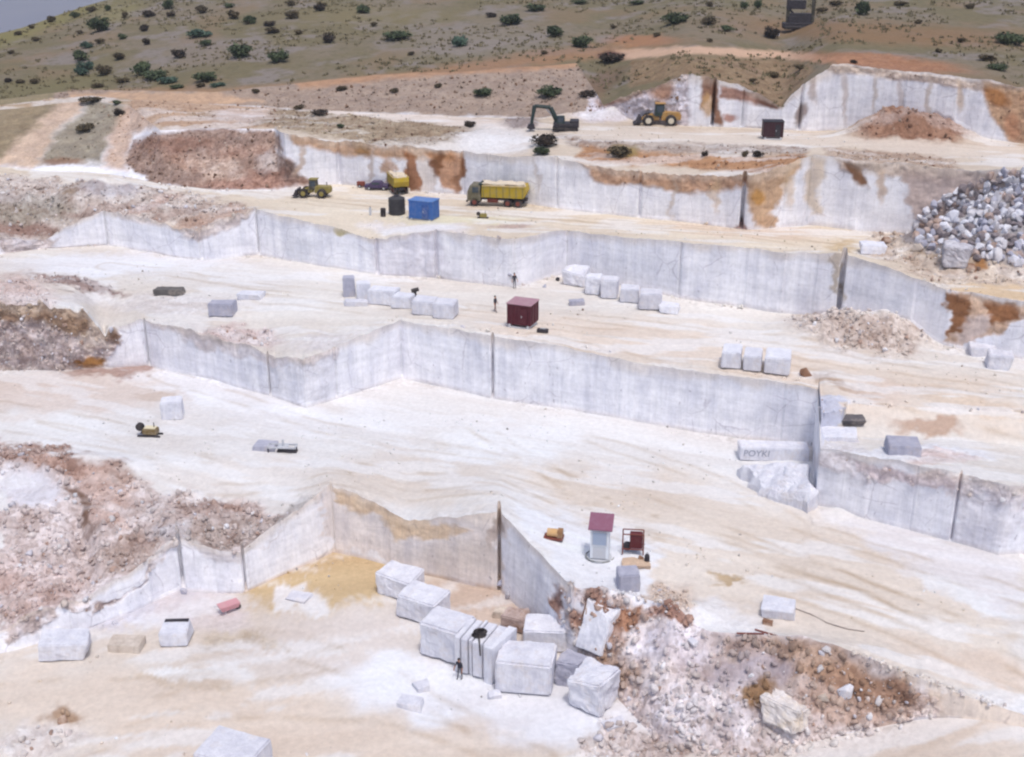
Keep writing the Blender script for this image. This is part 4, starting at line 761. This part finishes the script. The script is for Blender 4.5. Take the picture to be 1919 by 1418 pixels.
cabin(794,413,3.1,2.0,2.1,R(-22),(M_BLUE,simple('light blue roof',(86,128,190),.5),simple('deep blue door',(46,84,150),.5)),'bright blue metal cabin on the edge of the fourth floor','cabin',legs=.12,ribs=8)
cabin(1449,262,2.5,1.8,1.9,R(-4),(simple('very dark maroon',(66,40,46),.6,dirt=.1,dcol=(.12,.1,.1)),M_DARK,M_DARK),'dark brown maroon box cabin on a pale base on the highest floor','cabin',legs=.3)
# white booth with red roof
p = at(1125,1052,0,.6); r = root('guard_booth', p, 'narrow white and blue grey booth with a sloping faded red roof on a round base', 'booth', rz=R(-10)); r.scale = (.8, .8, .95)
MB().box(0,0,1.55,1.75,1.5,2.7).build('wall', simple('white booth wall',(226,230,236),.6,dirt=.15), r, bev=.03)
wn = MB().box(0,-.77,2.0,1.25,.04,1.1).build('window', M_BGREY, r); MB().box(0,-.80,1.42,1.35,.05,.06).box(0,-.80,2.58,1.35,.05,.06).box(-.66,-.80,2.0,.06,.05,1.1).box(.66,-.80,2.0,.06,.05,1.1).build('frame', M_STEEL, wn)
MB().box(0,-.775,.75,1.2,.04,1.0).build('lower_panel', M_STEEL, r)
rf = MB().box(.05,-.05,3.18,2.25,2.0,.09,rx=R(20)); 
for i in range(8): rf.box(-.9+i*.27,-.05,3.235,.09,1.98,.06,rx=R(20))
rf.build('roof', M_RED, r)
MB().box(0,.6,3.1,1.5,.2,.5).build('roof_prop', M_STEEL, r)
bs = MB()
for k in range(20):
    a = 2*math.pi*k/20; a2 = 2*math.pi*(k+1)/20; bs.tube((1.35*math.cos(a),1.15*math.sin(a),.1),(1.35*math.cos(a2),1.15*math.sin(a2),.1),.06,n=6)
bs.build('base_ring', simple('weathered ring',(128,130,128),.8), r); MB().tube((0,0,0),(0,0,.14),1.2,n=24).build('base', M_STEEL, r)
# rusty frame with dark red box
p = at(1186,1040,0,.4); r = root('compressor', p, 'dark red compressor box in a rusty frame, right of the white booth', 'compressor', rz=R(-6))
MB().box(.25,0,1.05,.95,.8,1.1).build('housing', simple('dark red box',(96,40,44),.6,dirt=.3,dcol=(.16,.1,.1)), r, bev=.05)
MB().tube((-.75,-.4,0),(-.75,-.4,1.7),.05).tube((-.75,.4,0),(-.75,.4,1.7),.05).tube((.8,-.4,0),(.8,-.4,1.7),.05).tube((.8,.4,0),(.8,.4,1.7),.05).tube((-.75,-.4,1.7),(.8,-.4,1.7),.05).tube((-.75,.4,1.7),(.8,.4,1.7),.05).tube((-.75,-.4,.45),(.8,-.4,.45),.05).tube((-.75,.4,.45),(.8,.4,.45),.05).build('frame', M_RUSTM, r)
MB().tube((-.4,-.2,.5),(-.4,.2,.5),.3,n=14).build('motor', M_DARK, r)
p = at(1212,1058); r = root('gas_bottle', p, 'dark upright bottle below the compressor', 'gas bottle'); MB().tube((0,0,0),(0,0,.75),.2,n=14).tube((0,0,.75),(0,0,.95),.2,.08,n=14).build('body', M_DARK, r); MB().tube((0,0,.95),(0,0,1.1),.05).build('valve', M_STEEL, r)
p = at(1190,1062,0,.2); r = root('tarpaulin', p, 'crumpled tan tarpaulin on the ground below the compressor', 'tarpaulin'); o = new_obj('sheet', block_mesh('sheet',1.9,1.2,.35,91,.2,.2), simple('tan tarpaulin',(206,180,156),.9,dirt=.7,dcol=(.4,.3,.24),sc=5), r)
# small tan object
p = at(1038,1012,0,.3); r = root('water_pump', p, 'small tan and brown pump on the white floor above the sawn corner', 'pump', rz=R(-12))
MB().box(0,0,.12,1.5,.9,.14).build('base', M_RUSTM, r); MB().tube((-.5,0,.5),(.35,0,.5),.32,n=14).build('motor', simple('tan motor',(206,164,112),.6), r); MB().box(.5,0,.5,.4,.6,.6).build('pump_head', simple('brown head',(150,112,76),.7), r)
# wire saw machine
def saw_machine(px, py, sc, mats, label, cat, rz=0):
    p = at(px, py, 0, .5); r = root('wire_saw', p, label, cat, rz=rz); r.scale = (sc,)*3
    MB().box(0,-.4,.1,2.4,.12,.16).box(0,.4,.1,2.4,.12,.16).build('rail', M_DARK, r)
    MB().box(.1,0,.55,1.5,.9,.62).build('housing', mats[0], r, bev=.06); MB().box(.1,0,.93,1.2,.7,.14).build('cover', mats[1], r, bev=.04)
    MB().tube((-1.0,-.2,.95),(-1.0,.2,.95),.42,n=18).build('drive_wheel', M_BLK, r); MB().box(-.75,0,.55,.2,.3,.7).build('bracket', M_DARK, r); MB().tube((.5,0,1.0),(.5,0,1.5),.05).build('exhaust', M_DARK, r); return r
saw_machine(279,820,.9,(simple('olive brown paint',(116,96,58),.6),simple('cream cover',(226,214,180),.7)),'small olive brown wire saw with a black drive wheel, next to the lone upright block','wire saw',rz=R(-6))
saw_machine(905,410,.55,(M_DYEL,M_DYEL),'small olive yellow wire saw on the fourth floor below the dump truck','wire saw',rz=R(-4))
# low steel frame on the second floor
p = at(528,848,0,.4); r = root('work_stand', p, 'low pale steel frame with a short post on the white second floor', 'work stand', rz=R(-4))
MB().box(0,-.4,.5,2.6,.12,.14).box(0,.4,.5,2.6,.12,.14).box(-1.25,0,.5,.12,.9,.14).box(1.25,0,.5,.12,.9,.14).build('top_frame', M_STEEL, r)
for sx in (-1.2, 1.2):
    for sy in (-.38, .38): MB().tube((sx,sy,0),(sx,sy,.46),.06).build('leg', M_DARK, r)
MB().tube((.1,0,.5),(.1,0,1.15),.1).box(.1,0,.48,.9,.7,.1).build('post', M_STEEL, r); MB().box(.5,-.2,.15,1.8,.5,.16).build('crossbeam', M_DARK, r)
# dark tank and barrel
p = at(743,404,0,.9); r = root('water_tank', p, 'black round water tank left of the blue cabin', 'tank')
MB().tube((0,0,0),(0,0,1.9),1.0,n=28).tube((0,0,1.9),(0,0,2.12),1.0,.55,n=28).build('body', simple('black grey plastic',(62,60,62),.6,dirt=.25,dcol=(.12,.12,.12)), r); MB().tube((0,0,2.12),(0,0,2.22),.28,n=16).build('lid', M_DARK, r)
rg = MB()
for z in (.5, 1.0, 1.5): rg.tube((0,0,z),(0,0,z+.06),1.03,n=28)
rg.build('rib', M_DARK, r)
p = at(718,406,0,.2); r = root('barrel', p, 'small black barrel left of the round tank', 'barrel'); MB().tube((0,0,0),(0,0,.95),.32,n=16).build('body', M_BLK, r); MB().tube((0,0,.95),(0,0,.99),.28,n=16).build('lid', M_DARK, r)
p = at(694,404,0,.2); r = root('gas_bottle', p, 'thin grey bottle left of the black barrel', 'gas bottle'); MB().tube((0,0,0),(0,0,.95),.15,n=12).build('body', M_STEEL, r); MB().tube((0,0,.95),(0,0,1.1),.05).build('valve', M_DARK, r)
p = at(1017,624,0,.2); r = root('toolbox', p, 'small dark toolbox on the dust right of the maroon cabin', 'toolbox', rz=R(-15)); MB().box(0,0,.2,1.1,.5,.36).build('body', M_DARK, r, bev=.03); MB().box(0,0,.42,.5,.06,.08).build('handle', M_STEEL, r)
p = at(778,562,0,.2); r = root('gas_bottle', p, 'black cylinder lying on the third floor row beside the dark gap', 'gas bottle'); MB().tube((-.4,0,.95),(.4,.1,1.15),.22,n=14).box(0,0,.4,.3,.3,.8).build('body', M_BLK, r)
# pink red barrow-like thing at the left
p = at(428,1150,0,.3); r = root('wheelbarrow', p, 'small faded pink cart at the foot of the lowest face, left of the puddle', 'cart', rz=R(35))
MB().box(0,0,.55,1.3,.7,.4,taper=1.25).build('tray', simple('faded pink metal',(206,150,156),.7), r); MB().tube((.75,-.06,.22),(.75,.06,.22),.22,n=16).build('wheel', M_BLK, r)
for sy in (-.25,.25): MB().tube((.75,sy*.3,.22),(-1.1,sy,.7),.035).build('handle', M_STEEL, r); MB().tube((-.4,sy,0),(-.3,sy,.4),.035).build('leg', M_STEEL, r)

def wheel(r, x, y, rad, wd, rim=M_HID):
    w_ = MB().tube((x, y-wd/2, rad), (x, y+wd/2, rad), rad, n=20).build('wheel', M_BLK, r)
    MB().tube((x, y-wd/2-.02, rad), (x, y+wd/2+.02, rad), rad*.52, n=14).build('rim', rim, w_)
def loader(px, py, sc, rz, mats, label, flip=1):
    p = at(px, py, 0, 1.0); r = root('wheel_loader', p, label, 'wheel loader', rz=rz); r.scale = (sc*flip, sc, sc)
    for x in (-1.55, 1.35):
        for y in (-.95, .95): wheel(r, x, y, .72, .5, mats[2])
    MB().prism([(.1,.7),(2.6,.75),(2.7,1.3),(2.5,1.75),(.3,1.8)], -.7, .7).build('engine_cover', mats[0], r, bev=.05)
    MB().box(-1.1,0,.95,1.9,.9,.5).build('chassis', mats[0], r, bev=.05)
    c = MB().prism([(-.75,1.2),(.5,1.2),(.45,2.75),(-.6,2.75)], -.62, .62).build('cab', mats[1], r, bev=.04)
    MB().box(-.1,-.64,2.15,.8,.03,.8).box(-.1,.64,2.15,.8,.03,.8).box(-.72,0,2.1,.03,1.0,.85,ry=R(5)).build('window', M_WIN, c)
    MB().box(-.05,0,2.82,1.35,1.4,.1).build('cab_roof', mats[0], c)
    for y in (-.5, .5): MB().tube((-.9,y,1.4),(-2.5,y,.75),.14,.11).build('lift_arm', mats[0], r); MB().tube((-1.0,y*.9,.9),(-2.1,y*.9,.95),.07).build('hydraulic_ram', M_STEEL, r)
    MB().prism([(-2.5,.35),(-3.5,.22),(-3.1,.45),(-2.75,1.25),(-2.45,1.2)], -1.25, 1.25).build('bucket', M_DARK, r, bev=.02)
    MB().tube((1.9,.3,1.75),(1.9,.3,2.3),.07).build('exhaust', M_DARK, r); return r
loader(1238,236,1.05,R(-3),(M_ORG,M_GRN,simple('pale hub',(206,196,176),.7)),'orange yellow wheel loader with a dark cab in front of the rough upper face')
loader(588,372,.82,R(-6),(M_DYEL,simple('dark olive cab',(70,66,52),.7),M_DYEL),'dusty olive wheel loader on the fourth floor left of the yellow truck')
def truck(px, py, sc, rz, label, dark=False):
    p = at(px, py, 0, 1.2); r = root('dump_truck', p, label, 'dump truck', rz=rz); r.scale = (sc,)*3; dp = M_DARK
    MB().box(.1,0,.95,7.4,.9,.3).build('chassis', M_DARK, r)
    c = MB().prism([(-3.9,.7),(-2.15,.7),(-2.15,2.75),(-3.5,2.75),(-3.9,1.8)], -1.15, 1.15).build('cab', simple('dark olive cab paint',(98,92,70),.6), r, bev=.06)
    MB().box(-3.72,0,2.22,.04,1.9,.8,ry=R(23)).build('windscreen', M_WIN, c); MB().box(-2.8,-1.17,2.15,.8,.03,.7).build('window', M_WIN, c); MB().box(-2.8,1.17,2.15,.8,.03,.7).build('window', M_WIN, c)
    for y in (-.8, .8): MB().box(-3.93,y,1.05,.05,.35,.22).build('headlight', M_STEEL, r)
    MB().box(-3.95,0,.65,.12,2.3,.3).build('bumper', M_DARK, r)
    bd = MB().prism([(-2.0,1.25),(3.5,1.25),(3.9,2.1),(3.7,2.75),(-1.95,2.75)], -1.22, 1.22).build('tipper_body', M_YEL, r, bev=.03)
    rb = MB()
    for i in range(7): rb.box(-1.7+i*.85,-1.26,2.0,.12,.1,1.45).box(-1.7+i*.85,1.26,2.0,.12,.1,1.45)
    rb.build('rib', M_DYEL, bd); MB().box(.9,-1.26,2.78,5.6,.1,.12).box(.9,1.26,2.78,5.6,.1,.12).build('top_rail', simple('worn rim',(206,180,120),.7), bd)
    MB().box(-2.1,0,2.9,.5,2.3,.12).build('cab_guard', M_GRN, bd)
    o = new_obj('load', block_mesh('load',5.0,2.1,.6,92,.1,.35), M_LOAD, r); o.location = (.8,0,2.45)
    for x in (-2.95, 1.4, 2.75):
        for y in (-.95, .95): wheel(r, x, y, .55, .4, M_RUSTM)
    MB().box(-.6,-.75,.8,1.4,.4,.5).build('fuel_tank', M_RUSTM, r); MB().tube((-2.0,.9,1.2),(-2.0,.9,3.1),.07).build('exhaust', M_DARK, r); return r
truck(934,388,.96,R(-11),'large yellow dump truck loaded with pale stone beside the rusty face')
truck(742,361,.80,R(-72),'smaller yellow dump truck seen from its tail at the foot of the stained face')
p = at(706,357,0,.6); r = root('pickup_car', p, 'low dark purple car beside the smaller yellow truck', 'car', rz=R(-5)); r.scale = (.75,)*3
MB().prism([(-2.1,.35),(2.1,.35),(2.1,.9),(1.2,1.0),(.7,1.5),(-.7,1.5),(-1.3,1.0),(-2.1,.85)],-.8,.8).build('body', M_PUR, r, bev=.06)
MB().box(-.1,-.82,1.2,1.3,.03,.36).build('window', M_WIN, r); MB().box(-.1,.82,1.2,1.3,.03,.36).build('window', M_WIN, r)
for x in (-1.3,1.3):
    for y in (-.75,.75): wheel(r, x, y, .33, .2, M_STEEL)
p = at(676,352,0,.4); r = root('compressor', p, 'small dark red brown compressor left of the purple car', 'compressor'); r.scale = (.75,.75,.8); MB().box(0,0,.65,1.4,.8,.7).build('housing', M_RUSTM, r, bev=.06)
for y in (-.4,.4): wheel(r, -.2, y, .28, .15, M_STEEL)
MB().tube((.7,0,.4),(1.4,0,.2),.05).build('tow_bar', M_DARK, r)
# gantry and low trailer on the highest floor
p = at(1060,246,0,1.0); r = root('excavator', p, 'dark green tracked excavator with its arm folded down on the highest floor', 'excavator', rz=R(-3)); r.scale = (1, 1, .84)
for y in (-.95, .95): MB().prism([(-1.5,0),(1.5,0),(1.75,.3),(1.5,.62),(-1.5,.62),(-1.75,.3)], y-.25, y+.25).build('track', M_BLK, r, bev=.04)
MB().box(.1,0,.95,3.4,2.1,.6).box(1.2,0,1.45,1.2,1.9,.45).build('body', M_DARK, r, bev=.08)
c = MB().box(-.6,-.55,1.75,1.1,.9,1.2,taper=.9).build('cab', M_GRN, r, bev=.05); MB().box(-.6,-1.0,1.85,.8,.04,.8).box(-1.15,-.55,1.85,.04,.7,.8).build('window', M_WIN, c)
MB().tube((-1.0,.25,1.1),(-2.0,.2,3.5),.36,.30,n=8).tube((-2.0,.2,3.5),(-4.1,.15,3.75),.32,.26,n=8).build('boom', M_GRN, r)
st = MB().tube((-4.1,.15,3.8),(-4.5,.1,.9),.28,.2,n=8).build('stick', M_GRN, r); MB().prism([(-4.9,.85),(-4.2,.95),(-4.0,.3),(-4.6,.05),(-5.1,.4)], -.4, .6).build('bucket', M_DARK, st)
MB().tube((-1.2,.25,1.6),(-2.6,.2,3.3),.09).build('hydraulic_ram', M_STEEL, r)
# drilling rig on the hill
p = at(1497,54,0,.6); r = root('drilling_rig', p, 'dark drilling machine with upright masts standing on the scrub hillside', 'drilling rig', rz=R(-4)); r.scale = (1, 1, .74)
MB().box(.1,0,.9,5.6,2.0,1.0).build('body', M_DARK, r, bev=.1); MB().box(0,-1.05,.35,5.2,.5,.7).build('track', M_BLK, r, bev=.15); MB().box(0,1.05,.35,5.2,.5,.7).build('track', M_BLK, r, bev=.15)
for x in (-1.9, 2.3): MB().box(x,0,4.0,.55,.5,6.4).build('mast', simple('dark olive mast',(60,56,44),.7,dirt=.2), r, bev=.04)
MB().box(-.6,0,5.4,3.2,.9,2.0).box(.2,0,2.4,3.6,1.2,2.2).build('drill_head', M_DARK, r, bev=.1); MB().tube((-1.8,0,4.5),(.3,0,1.6),.2).build('feed_arm', M_DARK, r); MB().box(-1.2,0,2.1,1.4,1.4,1.5).build('cab', M_DARK, r, bev=.08)

# spiral steel bar pieces on the track
p = at(1406,1190,0,.1); r = root('steel_bar', p, 'two long dark steel bars lying across the white dust below the flat slab', 'steel bars'); MB().tube((-.9,0,.08),(.9,-.1,.1),.06).tube((.4,.4,.1),(1.8,-.4,.1),.07).build('bar', M_RUSTM, r)
# cable on the track
cp = [(1490,1141),(1520,1152),(1550,1168),(1590,1180),(1620,1184)]; cm = MB(); q = [pick(*c)+Vector((0,0,.05)) for c in cp]
for a, c in zip(q[:-1], q[1:]): cm.tube(a, c, .035, n=6)
cm.build('cable', simple('dusty cable', (150,136,130), .9), None, label='thin dark cable trailing over the tan track from the flat pale slab', cat='cable')

# ------------------------------------------------------------------ people
def person(px, py, label, legs_mat, stride=.16, lean=0.0, arm=.2, rz=0):
    p = at(px, py)
    r = root('person', p, label, 'person', rz=rz)
    def skin(name, V, Eg, Rd, mats, par, zsplit=None):
        me = bpy.data.meshes.new(name); me.from_pydata(V, Eg, []); o = new_obj(name, me, None, par)
        m = o.modifiers.new('s', 'SKIN')
        for i, rr in enumerate(Rd): me.skin_vertices[0].data[i].radius = (rr, rr)
        me.skin_vertices[0].data[0].use_root = True
        o.modifiers.new('u', 'SUBSURF').levels = 1
        d = bpy.context.evaluated_depsgraph_get(); nm = bpy.data.meshes.new_from_object(o.evaluated_get(d)); o.modifiers.clear(); o.data = nm; nm.materials.clear()
        for mt in mats: nm.materials.append(mt)
        for pl in nm.polygons:
            pl.use_smooth = True
            if zsplit: pl.material_index = zsplit(pl.center)
        return o
    s = stride
    V = [(0,0,.98),(0,0,1.15),(0,lean*.5,1.38),(0,lean,1.50),(0,lean,1.60),(0,lean,1.72),
         (-.10,0,.90),(-.12,-s*.6,.50),(-.13,-s,.09),(-.13,-s-.16,.04),(.10,0,.90),(.12,s*.4,.50),(.13,s,.09),(.13,s-.16,.04),
         (-.19,lean*.8,1.42),(-.27,lean*.8-.02,1.14),(-.27-arm*.3,lean-.12,.90),(.19,lean*.8,1.42),(.27,lean*.8,1.14),(.27+arm*.3,lean-.12,.90)]
    Eg = [(0,1),(1,2),(2,3),(3,4),(4,5),(0,6),(6,7),(7,8),(8,9),(0,10),(10,11),(11,12),(12,13),(2,14),(14,15),(15,16),(2,17),(17,18),(18,19)]
    Rd = [.15,.14,.16,.065,.095,.075,.10,.065,.045,.04,.10,.065,.045,.04,.065,.048,.036,.065,.048,.036]
    n = len(V)
    for k, sx in ((16, -1), (19, 1)):      # palm, five fingers and a thumb on each hand
        wx, wy, wz = V[k]; V.append((wx, wy-.02, wz-.07)); Eg.append((k, len(V)-1)); Rd.append(.034); pm = len(V)-1
        for f in range(4):
            V.append((wx+(f-1.5)*.02, wy-.035, wz-.13)); V.append((wx+(f-1.5)*.02, wy-.05, wz-.17-.006*(f in (1, 2)))); Eg += [(pm, len(V)-2), (len(V)-2, len(V)-1)]; Rd += [.010, .008]
        V.append((wx-sx*.045, wy-.04, wz-.10)); Eg.append((pm, len(V)-1)); Rd.append(.010)
    def zs(c):
        if c.z > 1.5 or c.z < -9: return 0
        if abs(c.x) > .24 and c.z < 1.12: return 0
        return 1 if c.z > .98 else (3 if c.z < .1 else 2)
    skin('body', V, Eg, Rd, [M_SKIN, M_SHIRT, legs_mat, M_BLK], r, zs)
    me = bpy.data.meshes.new('hair'); bm = bmesh.new(); bmesh.ops.create_uvsphere(bm, u_segments=12, v_segments=8, radius=.11)
    for v in bm.verts: v.co = Vector((v.co.x*.95, v.co.y*1.05+lean+.015, max(v.co.z, -.03 if v.co.y > 0 else .03)*1.0+1.70))
    bm.to_mesh(me); bm.free(); new_obj('hair', me, M_HAIR, r)
    fc = MB().box(-.035,lean-.098,1.68,.022,.012,.012).box(.035,lean-.098,1.68,.022,.012,.012).box(0,lean-.092,1.615,.045,.012,.01); fc.build('face_features', M_HAIR, r)
    MB().box(0,lean-.105,1.65,.022,.03,.035,taper=.5).build('nose', M_SKIN, r)
    for sx in (-1, 1): MB().box(sx*.095,lean,1.66,.018,.035,.05).build('ear', M_SKIN, r)
    return r
person(928,584,'worker in a dark shirt and brown trousers walking left of the maroon cabin',M_TROU,stride=.20,rz=R(60))
person(964,540,'worker in dark clothes standing against the foot of the sawn face',M_GTROU,stride=.04,rz=R(20))
person(862,1272,'worker in a dark shirt stooping in the gap in front of the foreground blocks',M_GTROU,stride=.08,lean=-.12,rz=R(-30))

# ------------------------------------------------------------------ bushes
def leaf_mat(name, c1, c2):
    m, n, b = newmat(name); oi = n.nodes.new('ShaderNodeObjectInfo')
    c = ramp(n, noise_node(n, 2.2, 4), [(.3, tuple(lin(c1))), (.62, tuple(lin(c2)))]); c = mix(n, 'MULTIPLY', 1.0, c, ramp(n, oi.outputs['Random'], [(0, .8), (1, 1.2)])); n.links.new(c, b.inputs['Base Color']); return m
LM = {'g': leaf_mat('green leaves', (54,64,48), (94,104,76)), 'b': leaf_mat('brown green leaves', (66,58,46), (106,94,72)), 't': leaf_mat('blue green leaves', (48,66,58), (96,116,100)), 'd': leaf_mat('dark leaves', (48,42,38), (78,68,60))}
def bush_mesh(kind, seed):
    g = np.random.default_rng(seed); lobes = [(g.uniform(-.32, .32), g.uniform(-.3, .3), g.uniform(.22, .5), g.uniform(.2, .36)) for _ in range(9)]
    V, Fc = [], []
    for lx, ly, lz, lr in lobes:
        for _ in range(85):
            d = g.normal(0, 1, 3); d /= np.linalg.norm(d); c = np.array([lx, ly, lz])+d*lr*g.uniform(.55, 1.08)*[1, 1, .85]
            if c[2] < .01: c[2] = g.uniform(.01, .12)
            u = g.normal(0, 1, 3); u /= np.linalg.norm(u); w_ = np.cross(u, d+.3*g.normal(0, 1, 3)); w_ /= np.linalg.norm(w_)+1e-6; s = g.uniform(.05, .105); b = len(V)
            V += [tuple(c-u*s), tuple(c+w_*s*.6), tuple(c+u*s), tuple(c-w_*s*.6)]; Fc.append((b, b+1, b+2, b+3))
    me = bpy.data.meshes.new('foliage'); me.from_pydata(V, [], Fc); me.update(); me.materials.append(LM[kind]); return me
BM = {k: [bush_mesh(k, 200+10*i+j) for j in range(4)] for i, k in enumerate('gbtd')}
sm = MB()
for a in range(5): sm.tube((0,0,-.05),(.3*math.cos(a*1.26),.3*math.sin(a*1.26),.45),.035,.012,n=6)
STM = sm.mesh('stem'); STM.materials.append(M_STUMP)
bi = 0
def bush(px, py, wpx, hpx, kind='g', label=None, group='shrubs dotted over the hillside'):
    global bi
    p = pick(px, py+hpx*.42); s = ppm(p); w_ = wpx/s*1.08; h_ = hpx/s*1.25; bi += 1
    labs = {'g': 'small round green shrub on the dry hillside', 'b': 'small brownish shrub on the dry hillside', 't': 'small pale blue green shrub on the dry hillside', 'd': 'small very dark shrub on the dry hillside'}
    o = bpy.data.objects.new('bush', None); S.collection.objects.link(o); o.location = p; o.rotation_euler = (0, 0, bi*2.4); o.scale = (w_, w_, h_)
    o['label'] = label or labs[kind]; o['category'] = 'bush'; o['group'] = group
    f = bpy.data.objects.new('foliage', BM[kind][bi % 4]); S.collection.objects.link(f); f.parent = o
    t = bpy.data.objects.new('stem', STM); S.collection.objects.link(t); t.parent = o
big = [(187,46,32,30,'g','large green bush near the ridge at the upper left'),(150,106,28,22,'g','green bush at the top of the loose clump on the left hillside'),(162,122,26,20,'t','blue green bush in the middle of the loose clump on the left hillside'),(155,134,26,16,'t','blue green bush at the bottom of the loose clump on the left hillside'),(163,84,18,14,'t','pale bush just above the loose clump on the left hillside'),
 (268,128,36,26,'g','wide dark green bush above the dirt track at the left'),(290,140,40,18,'g','long low bush trailing right from the wide dark green bush'),(312,150,34,14,'t','low blue green bush at the right end of the trailing bushes'),(385,144,34,20,'g','round dark green bush above the dirt track left of centre'),(196,132,28,20,'b','dark brown bush above the start of the dirt track'),
 (450,95,38,28,'g','rounded dark green bush in the upper left centre, left of its twin'),(520,106,36,24,'g','rounded dark green bush in the upper left centre, right of its twin'),(375,62,36,16,'t','elongated blue green bush on the upper left slope'),(385,80,24,12,'g','small green bush right under the elongated blue green one'),
 (860,76,26,26,'t','upright blue green bush in the upper middle'),(748,66,48,18,'g','long low green bush in the upper middle'),(958,37,36,22,'g','round green bush under the top edge, middle'),(1043,60,34,22,'g','olive green bush upper middle, above the red earth line'),(1090,78,34,24,'g','round green bush just right of the olive green one'),
 (1262,35,44,24,'g','wide dark green bush left of the drilling machine'),(1328,40,26,16,'b','low dark bush just left of the drilling machine'),(1610,16,32,26,'g','green bush at the top right of the hillside'),(1892,72,50,24,'g','dark green bush at the right edge of the hillside'),(1447,62,28,22,'d','very dark round bush below the drilling machine'),
 (1022,262,44,24,'d','dark bush below the excavator on the edge of the highest floor'),(1020,283,36,14,'g','low olive bush just under the dark bush at the excavator'),(905,172,32,16,'g','lone green bush on the brown bank in the middle'),(1028,172,44,22,'g','green bush on the bank behind the excavator'),(160,240,32,14,'b','brown bush on the green wedge between the dirt ramps'),(1100,175,34,16,'d','dark scrub right of the excavator'),(1145,108,48,18,'d','reddish dark scrub on the red earth line'),(1162,283,40,20,'b','olive tuft on the brown edge of the highest floor')]
for px, py, a, b, k, l in big: bush(px, py, a, b, k, l)
small = [(97,36,16,12,'b'),(60,50,12,8,'b'),(34,62,14,8,'b'),(140,28,18,12,'g'),(172,18,20,10,'b'),(200,15,14,10,'g'),(68,73,14,8,'b'),(150,60,12,8,'b'),(234,28,12,12,'b'),(280,25,24,14,'d'),(316,8,18,20,'g'),(320,27,16,10,'d'),(380,18,22,14,'b'),(270,52,16,16,'d'),(230,68,14,12,'g'),(275,78,14,12,'d'),(186,77,18,10,'b'),(225,105,24,14,'b'),(336,101,24,18,'d'),
 (430,10,18,10,'g'),(440,28,20,16,'b'),(465,38,26,16,'g'),(505,44,20,10,'d'),(512,56,26,12,'b'),(545,28,24,16,'b'),(600,14,20,14,'d'),(545,6,18,10,'b'),(618,72,24,18,'d'),(605,8,16,8,'b'),(678,18,26,16,'g'),(1005,14,34,14,'g'),(1085,3,26,8,'g'),(920,28,20,10,'d'),(1195,4,30,8,'g'),(1330,8,14,10,'b'),(1395,10,14,16,'g'),(1420,8,12,18,'g'),(1362,54,24,12,'g'),(1565,6,24,10,'b'),(1540,18,18,10,'b'),(1815,12,14,10,'b'),(1800,75,14,10,'b'),(1870,125,34,12,'g'),(1850,108,26,12,'b'),(1690,6,22,8,'b'),
 (15,150,14,10,'d'),(65,152,18,10,'b'),(38,152,14,8,'b'),(20,98,10,8,'b'),(230,150,24,10,'b'),(185,160,20,8,'b'),(225,210,18,12,'d'),(175,186,36,10,'b'),(220,192,18,8,'g'),(410,158,24,10,'t'),(330,162,24,8,'g'),(375,160,14,8,'b'),(770,100,12,8,'b'),(1020,98,12,8,'b'),(1330,75,10,8,'b'),(600,210,30,12,'d'),(640,236,16,8,'g'),(880,232,24,10,'d'),(1320,288,12,10,'d'),(1420,288,18,14,'d'),(1395,288,14,12,'b'),(1450,140,20,12,'b'),(1500,125,24,10,'b'),(1410,150,16,8,'b'),(1600,115,14,8,'d'),(640,165,20,8,'b'),(560,200,18,8,'b'),(740,170,18,8,'b'),(820,160,16,8,'b'),(480,170,14,8,'b'),(560,60,14,10,'b'),(700,45,14,8,'b'),(1150,50,12,8,'b'),(1230,65,14,8,'b'),(1720,40,14,8,'b'),(1760,95,12,8,'b')]
for q in small: bush(*q)
def scrub():
    """short dry tufts over the hillside, far too many to count"""
    g = np.random.default_rng(5); X, Y, Zz, rgh, col = RPTS['HL']; px, py = proj(X, Y, Zz); ok = (px > -80) & (px < 2000) & (py > -60)
    ar = np.abs(np.gradient(X, axis=1)*np.gradient(Y, axis=0)); W_ = (ar*(fbm(X*.09, Y*.09, 0, 4, 90) > .47))[ok]; P_ = np.stack([X[ok], Y[ok], Zz[ok]], -1)
    idx = g.choice(len(P_), 4200, p=W_/W_.sum()); n = 5
    c = P_[idx][:, None]+g.normal(0, .22, (4200, n, 3))*[1, 1, 0]; h = g.uniform(.12, .5, (4200, n, 1)); a = g.uniform(0, 6.28, (4200, n, 1)); s = g.uniform(.1, .3, (4200, n, 1)); u = np.concatenate([np.cos(a)*s, np.sin(a)*s, a*0], -1)
    V = np.stack([c-u, c+u, c+np.concatenate([g.normal(0, .1, (4200, n, 2)), h], -1)], 2).reshape(-1, 3); me = bpy.data.meshes.new('grass'); me.from_pydata(V.tolist(), [], np.arange(len(V)).reshape(-1, 3).tolist()); me.update()
    new_obj('dry_grass', me, leaf_mat('dry scrub', (112,104,80), (136,126,98)), label='dry scrub tufts covering the hillside above the quarry', kind='stuff')
scrub()
